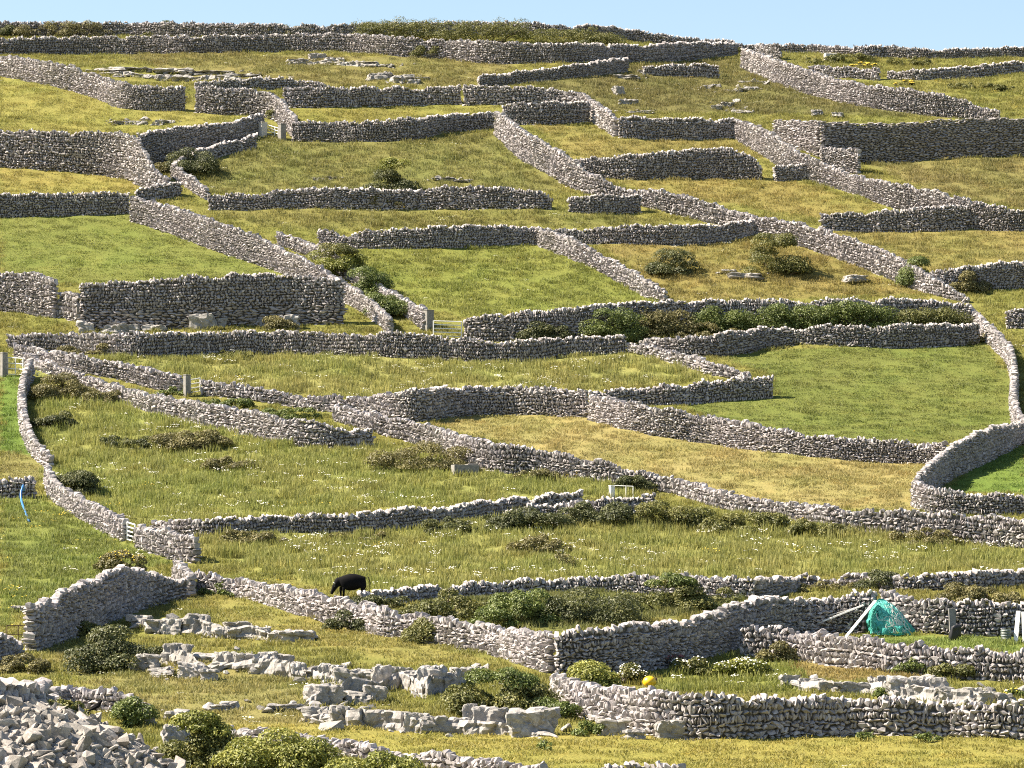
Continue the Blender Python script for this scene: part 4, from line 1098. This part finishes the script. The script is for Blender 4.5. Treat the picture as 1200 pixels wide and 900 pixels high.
outcrop('small grey rocks in the grass left of the long lower ledge', [(258,834,20,10),(270,832,18,11),(205,846,24,14),(220,846,18,10),(338,834,38,9),(362,838,24,10)])
outcrop('pale stones at the foot of the bottom wall, left end', [(717,862,36,20),(744,866,20,14),(785,867,30,22)], deep=.6)
outcrop('white limestone outcrop above the bottom wall at right', [(925,806,20,14),(950,808,28,16),(975,811,26,13),(1002,814,34,16),(1025,810,12,20),(1036,812,14,24),(1058,818,34,28),(1080,820,28,28),(1100,822,24,28),(1122,824,30,24),(1142,824,22,22),(1160,828,26,20),(1180,828,22,20)], deep=.5, ledge=[(910,806,8),(935,808,12),(980,812,14),(1020,815,18),(1060,820,24),(1110,825,24),(1150,828,20),(1192,830,12)], back=1.6)
boulder(170, 788, 34, 20, 'big grey boulder right of the big dark bush', tilt=.1)
boulder(188, 794, 26, 10, 'flat dark stone in front of the grey boulder', tilt=-.1)
boulder(206, 884, 34, 32, 'largest pale boulder at the right end of the rubble heap', deep=.7)
boulder(183, 884, 10, 8, 'small pale stone beside the largest boulder of the rubble heap')
boulder(176, 851, 12, 9, 'grey stone in the shade of the broken low wall end')
boulder(725, 112, 11, 10, 'white boulder lying alone on the upper slope')
boulder(1003, 333, 26, 8, 'dark flat stone in the scrubby field right of the bushes')
boulder(757, 406, 16, 5, 'pale flat stone by the top wall of the lush right field')
boulder(25, 718, 22, 7, 'pale flat stone in the grass left of the gorse-topped wall')
boulder(62, 757, 16, 8, 'pale stone below the end of the gorse-topped wall')
boulder(958, 137, 14, 7, 'pale boulder resting above the corner of the neat coursed wall')
boulder(982, 138, 14, 5, 'low flat stone above the neat coursed wall')
boulder(660, 182, 6, 0.1 + 4, 'small stone beside the dark tapering wall')
# ------------------------------------------------------------------ gates
def gate(x0, foot0, x1, foot1, hpx, label, bars=5, mat='galv', braces=(.5,), r=.03, name='field_gate', upright=True, back=0.0, lift=.12):
    A, Bp = cast([x0, x1], [foot0, foot1])
    A = A + np.array([0, back, 0]); Bp = Bp + np.array([0, back, 0])
    A[2] = float(H(A[0], A[1])); Bp[2] = float(H(Bp[0], Bp[1]))
    m = mpp((A + Bp) / 2); hh = hpx * m
    root = empty(name, A, label, 'gate')
    v = Vector(Bp - A)
    rail = MB()
    z0 = lift
    rail_r = r
    for k in range(bars):
        z = z0 + (hh - z0) * k / max(1, bars - 1)
        mb = MB(); mb.tube([(0, 0, z), (v.x, v.y, v.z + z)], rail_r, 8); mb.build('rail', M[mat], root)
    for u in (0, 1) + tuple(braces):
        mb = MB(); p = v * u
        mb.tube([(p.x, p.y, p.z + z0 - .05), (p.x, p.y, p.z + hh + .03)], rail_r * 1.15, 8); mb.build('upright' if u in (0, 1) else 'brace', M[mat], root)
    return root

def pillar(px, foot, wpx, hpx, label, mat, cap=False, lean=0.0, back=0.0):
    P = cast([px], [foot])[0] + np.array([0, back, 0]); P[2] = float(H(P[0], P[1])); m = mpp(P); w_, h_ = wpx * m, hpx * m
    root = empty('gate_pillar', P, label, 'gate pillar', None, .12)
    mb = MB(); mb.box((0, 0, h_ / 2 - .1), (w_, w_ * .9, h_ + .2), None, .03); mb.build('shaft', M[mat], root)
    mb = MB(); mb.box((0, 0, h_ + .03), (w_ * 1.08, w_ * .98, .08), (0, .03, 0), .02); mb.build('cap', M[mat], root)
    root.rotation_euler = (0, lean, .65)
    return root

pillar(308, 160, 8, 16, 'pale squared gate pillar, left of the upper gate', 'pale_concrete')
pillar(330.5, 163, 7.5, 17, 'grey squared gate pillar, right of the upper gate', 'concrete')
gate(312.5, 158, 326, 162, 12, 'small grey gate between pale and grey pillars in the upper field corner', 4, 'galv', (.7,), .042)
pillar(4.5, 441, 7, 27, 'concrete gate pillar at the left edge of the lane', 'concrete')
gate(9, 440, 27, 441, 21, 'galvanised gate by the concrete pillar at the left edge', 4, 'galv', (.5,), .04)
pillar(219, 464, 7, 24, 'dark stone gatepost in the upper wall of the left lane', 'concrete')
gate(223, 462, 234.5, 460, 17, 'narrow galvanised gate beside the dark stone gatepost', 4, 'galv', (), .04)
pillar(502, 386, 10, 22, 'dark broad stone gatepost left of the five-bar gate', 'concrete')
gate(508, 395, 541, 396, 19, 'wide galvanised five-bar gate across the lane end', 5, 'galv', (), .042)
pillar(716.5, 584, 5, 14, 'white gatepost of the small frame gate', 'white')
gate(720, 584, 742, 585, 15, 'small white frame gate half hidden by brambles', 2, 'white', (.62,), .03)
gate(149, 634, 158.5, 637, 22, 'narrow white gate like a ladder in the lit wall', 5, 'white', (), .05)
gate(8, 757, 30, 757, 24, 'rusty iron rail gate beside the end of the gorse-topped wall', 3, 'rust', (.6,), .022)

# ------------------------------------------------------------------ stone trough
def trough():
    A = cast([545], [556])[0]; m = mpp(A)
    root = empty('water_trough', A, 'grey concrete water trough against the longest lit wall', 'trough', None, .25)
    L, Wd, h, t_ = 30 * m, 1.0, .72, .12
    mb = MB()
    mb.box((0, 0, .04), (L, Wd, .1)); mb.build('floor_slab', M['concrete'], root)
    mb = MB(); mb.box((0, -Wd / 2, h / 2), (L, t_, h), None, .015); mb.box((0, Wd / 2, h / 2), (L, t_, h), None, .015)
    mb.box((-L / 2 + t_ / 2, 0, h / 2 + .004), (t_ * .98, Wd - t_, h), None, .015); mb.box((L / 2 - t_ / 2, 0, h / 2 + .004), (t_ * .98, Wd - t_, h), None, .015)
    mb.build('basin', M['concrete'], root)
    mb = MB(); mb.box((L * .27, .1, h + .05), (L * .4, Wd * .9, .09), (0, -.06, 0), .015); mb.build('cover_slab', M['concrete'], root)
    return root
trough()

def block_house():
    P = cast([973], [71])[0]; m = mpp(P)
    mb = MB(); mb.box((0, 0, 4 * m), (14 * m, 9 * m, 8.5 * m), (0, .04, .2), .05)
    o = mb.build('concrete_block', M['pale_concrete']); o.location = tuple(P)
    return tag(o, 'pale squared concrete block near the skyline at right', 'concrete block')
block_house()

# ------------------------------------------------------------------ black cow
def skinned(name, verts, edges, radii, mat, parent=None, levels=2, rootv=0):
    me = bpy.data.meshes.new(name); me.from_pydata(verts, edges, []); me.update()
    o = bpy.data.objects.new(name, me); COL.objects.link(o)
    sk = o.modifiers.new('skin', 'SKIN'); sk.branch_smoothing = .6
    lay = me.skin_vertices[0].data
    for i, rr in enumerate(radii):
        lay[i].radius = rr if isinstance(rr, tuple) else (rr, rr); lay[i].use_root = (i == rootv)
    sb = o.modifiers.new('sub', 'SUBSURF'); sb.levels = sb.render_levels = levels
    me.materials.append(mat)
    dg = bpy.context.evaluated_depsgraph_get(); ev = o.evaluated_get(dg)
    nm = bpy.data.meshes.new_from_object(ev); nm.name = name
    o.modifiers.clear(); o.data = nm
    nm.polygons.foreach_set('use_smooth', np.ones(len(nm.polygons), bool))
    if parent: o.parent = parent
    return o

def cow():
    P = cast([411], [702])[0]
    root = empty('cow', P, 'black cow grazing with its head down beside the wall', 'cow', None, .12)
    root.scale = (.96, 1.05, 1.1)
    V = [(.75, 0, 1.08), (.35, 0, .98), (-.1, 0, .95), (-.5, 0, 1.02), (-.82, 0, .98), (-1.02, -.02, .76), (-1.16, -.03, .5), (-1.28, -.04, .27), (.98, 0, 1.12)]
    E = [(0, 1), (1, 2), (2, 3), (3, 4), (4, 5), (5, 6), (6, 7), (0, 8)]
    Rr = [(.43, .52), (.46, .63), (.46, .68), (.43, .6), (.26, .38), (.14, .19), (.12, .14), (.075, .08), (.2, .24)]
    def leg(at, s, hip, pts, rs):
        b = len(V)
        prev = at
        for p, r_ in zip(pts, rs):
            V.append((p[0], p[1] * s, p[2])); Rr.append((r_, r_)); E.append((prev, len(V) - 1)); prev = len(V) - 1
    for s, o in ((1, .1), (-1, -.06)):
        leg(0, s, 0, [(.86 + o, .22, .78), (.74 + o, .23, .56), (.93 + o, .22, .36), (.87 + o, .22, .1), (.84 + o, .22, .0)], [.18, .12, .075, .06, .075])
        leg(3, s, 0, [(-.52 - o, .2, .72), (-.55 - o, .2, .45), (-.53 - o, .2, .3), (-.56 - o, .2, .08), (-.58 - o, .2, .0)], [.14, .09, .07, .055, .07])
    skinned('body', V, E, Rr, M['black'], root)
    for s in (1, -1):
        mb = MB(); mb.tube([(-1.06, .12 * s, .72), (-1.05, .24 * s, .73), (-1.06, .33 * s, .68)], [.03, .06, .015], 8); mb.build('ear', M['black'], root, True)
        mb = MB(); mb.tube([(-1.03, .09 * s, .82), (-1.06, .2 * s, .9), (-1.14, .22 * s, .97)], [.03, .022, .006], 7); mb.build('horn', M['rope'], root, True)
    mb = MB(); mb.tube([(1.15, 0, 1.25), (1.24, 0, 1.05), (1.25, .02, .7), (1.24, .02, .45)], [.035, .028, .022, .02], 7); mb.tube([(1.24, .02, .5), (1.245, .02, .36), (1.24, .02, .22)], [.02, .06, .015], 7); mb.build('tail', M['black'], root, True)
    return root
cow()

# ------------------------------------------------------------------ crow on the rubble
def crow():
    P = cast([113], [852])[0]; R_ = RUB[0]
    k = np.hypot(R_[:, 0] - P[0], R_[:, 1] - P[1]) < .3
    P[2] = (R_[k, 2] + R_[k, 3] * .9).max() + .12
    root = empty('crow', P + np.array([0, 0, .0]), 'black crow perched on the rubble heap', 'crow', None, .15)
    V = [(-.30, 0, .02), (-.17, 0, .085), (-.06, 0, .14), (.05, 0, .205), (.10, 0, .27), (.13, 0, .325), (.175, 0, .335)]
    E = [(i, i + 1) for i in range(6)]
    Rr = [(.04, .012), (.045, .022), (.07, .075), (.072, .082), (.05, .05), (.044, .044), (.02, .022)]
    skinned('body', V, E, Rr, M['black'], root, 2, 2)
    mb = MB(); mb.tube([(.17, 0, .335), (.22, 0, .328), (.255, 0, .315)], [.02, .014, .003], 7); mb.build('beak', M['beak'], root, True)
    for s in (1, -1):
        mb = MB(); mb.tube([(0, .035 * s, .09), (.015, .035 * s, .03), (0, .035 * s, -.06)], [.02, .009, .008], 6)
        for a in (-.5, 0, .5): mb.tube([(0, .035 * s, -.055), (.06 * math.cos(a), .035 * s + .06 * math.sin(a), -.06)], [.007, .004], 5)
        mb.build('leg', M['beak'], root)
        w_ = MB(); w_.tube([(.07, .06 * s, .2), (-.04, .078 * s, .14), (-.17, .05 * s, .075), (-.27, .02 * s, .035)], [.03, .04, .028, .006], 8); w_.build('wing', M['black'], root, True)
    return root
crow()

# ------------------------------------------------------------------ fishing net heap and the things round it
NET = cast([1042], [742])[0]; nm_ = mpp(NET)
def net_heap():
    root = empty('net_heap', NET, 'heap of teal fishing net piled against the dark wall', 'fishing net')
    W, Hh = 54 * nm_ / 2, 39 * nm_
    r = np.random.default_rng(5); v = []; f = []; nu, nv = 90, 40
    o_ = Vector((3.1, 7.7, 1.3))
    for j in range(nv):
        t_ = j / (nv - 1)
        for i in range(nu):
            a = 2 * PI * i / nu
            rad = (1 - t_ ** 1.7) ** .6
            d_ = Vector((math.cos(a), math.sin(a), t_ * 1.2))
            lump = 1 + .34 * mn.noise(d_ * 1.6 + o_) + .2 * mn.noise(d_ * 4.2 + o_)
            fold = .12 * abs(mn.noise(Vector((a * 5 + 2 * t_, t_ * 1.6, 4)))) + .05 * mn.noise(d_ * 14)
            k = lump + fold
            x = W * rad * k * math.cos(a) * (.8 if math.cos(a) < 0 else 1.1) - .42 * t_ * W
            y = .95 * rad * k * math.sin(a)
            z = Hh * t_ * (1 + .14 * mn.noise(d_ * 2.3)) + .09 * mn.noise(d_ * 9)
            v.append((x, y, z - .1))
    for j in range(nv - 1):
        for i in range(nu): f.append((j * nu + i, j * nu + (i + 1) % nu, (j + 1) * nu + (i + 1) % nu, (j + 1) * nu + i))
    f.append(tuple(range((nv - 1) * nu, nv * nu)))
    mesh_from('net_pile', np.array(v), f, M['teal'], root)
    def strands(name, mat, n, rr, x0, x1, z0, z1, seed):
        q = np.random.default_rng(seed); mb = MB()
        for _ in range(n):
            px = q.uniform(x0, x1); pz = q.uniform(z0, z1); pts = []
            ang = q.uniform(0, 6.28)
            for k in range(9):
                rad = max(.02, (1 - np.clip(pz / Hh, 0, 1) ** 1.7)) ** .6
                xx = np.clip(px, -rad * .8, rad * 1.02); yy = -.98 * rad * math.sqrt(max(0, 1 - min(1, (abs(xx) / max(rad, .05)) ** 2))) - .05
                pts.append((xx * W - .35 * pz / Hh * W, yy, max(.02, pz)))
                ang += q.normal(0, .9); px += .13 * math.cos(ang); pz += .2 * math.sin(ang); pz = min(max(pz, .03), Hh * .97)
            mb.tube(pts, rr, 5)
        mb.build(name, M[mat], root)
    strands('loose_strand', 'teal_pale', 170, .02, -.9, 1.0, .1, Hh * .95, 1)
    strands('dark_strand', 'teal', 40, .03, -.9, 1.0, .1, Hh * .9, 2)
    strands('white_rope', 'rope', 26, .028, .1, .75, .05, Hh * .5, 3)
net_heap()

def beam(name, a, b, wd, th, mat, label, cat, row=None):
    """a board from foot pixel a to top pixel b, both at the depth of the net heap: (column, row, metres behind the heap)"""
    def pt(q):
        y = (NET[1] if row is None else cast([q[0]], [row])[0][1]) + q[2]
        u, v = (q[0] - 600) / F, (450 - q[1]) / F
        dy, dz = CP - v * SP, SP + v * CP
        return Vector((u * y / dy, y, dz * y / dy))
    A, Bq = pt(a), pt(b)
    if a[3]: A.z = float(H(A.x, A.y)) - .04
    d = Bq - A; L = d.length
    mb = MB(); mb.box((0, 0, L / 2), (wd, th, L), None, .008)
    o = mb.build(name, M[mat]); o.location = A
    o.rotation_euler = d.to_track_quat('Z', 'Y').to_euler()
    return tag(o, label, cat)
beam('plank', (988, 743, -1.2, 1), (1026, 704, -.6, 0), .42, .05, 'white', 'white painted plank leaning on the teal net heap', 'plank')
beam('pole', (952, 733, .3, 0), (1012, 709, -.3, 0), 
     .13, .1, 'white', 'thin pale pole slanting from the plank out along the dark wall', 'pole')
beam('batten', (950, 727, .55, 0), (1004, 712, .1, 0), .08, .06, 'pale_concrete', 'thin grey batten just above the pale pole', 'batten')
beam('board', (1190, 754, 0, 1), (1193.5, 716, .5, 0), .26, .05, 'white', 'white board leaning on the wall at the right edge, left of two', 'board', 754)
beam('board', (1201, 754, 0, 1), (1199.5, 717, .5, 0), .24, .05, 'white', 'white board cut off by the right edge of the photo', 'board', 754)
beam('slab', (1117, 747, -.1, 1), (1115.5, 713, .15, 0), .4, .14, 'concrete', 'narrow upright grey slab propped against the lit wall', 'stone slab', 747)

def drum(px, foot, wpx, hpx, mat, label, ribs=4, name='drum', cat='drum'):
    P = cast([px], [foot])[0]; m = mpp(P); R_, h_ = wpx * m / 2, hpx * m
    root = empty(name, P, label, cat)
    mb = MB(); pts, rs = [(0, 0, -.02)], [R_ * .9]
    for k in range(ribs):
        z0 = h_ * k / ribs
        for u, s in ((.1, .95), (.45, 1.0), (.6, 1.04), (.75, 1.0), (.95, .95)): pts.append((0, 0, z0 + h_ / ribs * u)); rs.append(R_ * s)
    mb.tube(pts, rs, 20); mb.build('barrel', M[mat], root, False)
    mb = MB(); mb.tube([(0, 0, h_ - .005), (0, 0, h_ + .03)], R_ * .97, 20); mb.build('rim', M[mat], root)
    return root
drum(1179, 753, 12.5, 15, 'grey_plastic', 'ribbed grey-green plastic drum beside the white boards', 5)
drum(1014, 741, 14, 22, 'black_plastic', 'black drum tucked behind the plank left of the net heap', 3)
def bag():
    P = cast([1118], [749])[0]
    v, f, tn = rock_mesh(np.array([.34, .25, .5]), 77, 4, .08); v[:, 2] += .42
    o = mesh_from('sack', v, f, M['black_plastic'], None, smooth=True); o.location = tuple(P + np.array([.05, -.25, 0])); o.location[2] = float(H(P[0], P[1] - .25))
    return tag(o, 'black plastic sack slumped at the foot of the grey slab', 'sack')
bag()

# ------------------------------------------------------------------ buoys, pipe, hoop, cords
def buoy(px, foot, d_px, mat, label):
    P = cast([px], [foot])[0]; m = mpp(P); R_ = d_px * m / 2
    root = empty('buoy', P + np.array([0, 0, R_ * .85]), label, 'buoy', None, .4)
    bm = bmesh.new(); bmesh.ops.create_uvsphere(bm, u_segments=24, v_segments=14, radius=R_)
    for v in bm.verts: v.co.z *= .9
    vs = np.array([v.co[:] for v in bm.verts]); bm.verts.index_update(); fs = [[v.index for v in q.verts] for q in bm.faces]; bm.free()
    mesh_from('float', vs, fs, M[mat], root, smooth=True)
    mb = MB(); mb.tube([(R_ * .8, 0, R_ * .3), (R_ * 1.15, 0, R_ * .45)], [R_ * .28, R_ * .2], 10); mb.build('eyelet', M['rust'], root, True)
    return root
buoy(761, 806, 16, 'yellow', 'yellow round fishing buoy lying in the grass before the tall dark wall')
buoy(714, 805, 9, 'yellow', 'small faded yellow float beside the red dock plant')

def pipe():
    pts = []
    A = cast([26], [590])[0]; m = mpp(A)
    top = Vector((A[0], A[1] + .45, A[2] + 21 * m)); mb = MB()
    path = [top + Vector((-.02, .5, -.35)), top + Vector((0, .1, .05)), top + Vector((.02, -.45, -.1)), Vector((A[0] - .06, A[1] - .35, A[2] + .75)), Vector((A[0] + .03, A[1] - .8, A[2] + .2))]
    for (px, py) in ((30, 602), (34, 612)):
        q = cast([px], [py])[0]; path.append(Vector(q) + Vector((0, 0, .06)))
    # smooth it
    P = np.array([p[:] for p in path]); P = chaikin(chaikin(P))
    mb.tube([Vector(p) for p in P - P[0]], .085, 8)
    o = mb.build('pipe', M['blue'], None, True); o.location = tuple(P[0])
    return tag(o, 'blue plastic pipe hanging over the dark wall stub at the left edge', 'pipe')
pipe()

def hoop():
    P = cast([170], [845])[0]
    mb = MB(); pts = [(-.28, 0, -.1), (-.27, 0, .6), (-.15, 0, .86), (.08, 0, .9), (.22, .02, .72), (.24, .03, .3)]
    Pq = chaikin(chaikin(np.array(pts)))
    mb.tube([Vector(p) for p in Pq], .03, 7); o = mb.build('iron_hoop', M['rust'], None, True); o.location = tuple(P)
    return tag(o, 'bent rusty iron hoop sticking up by the broken low wall end', 'iron hoop')
hoop()
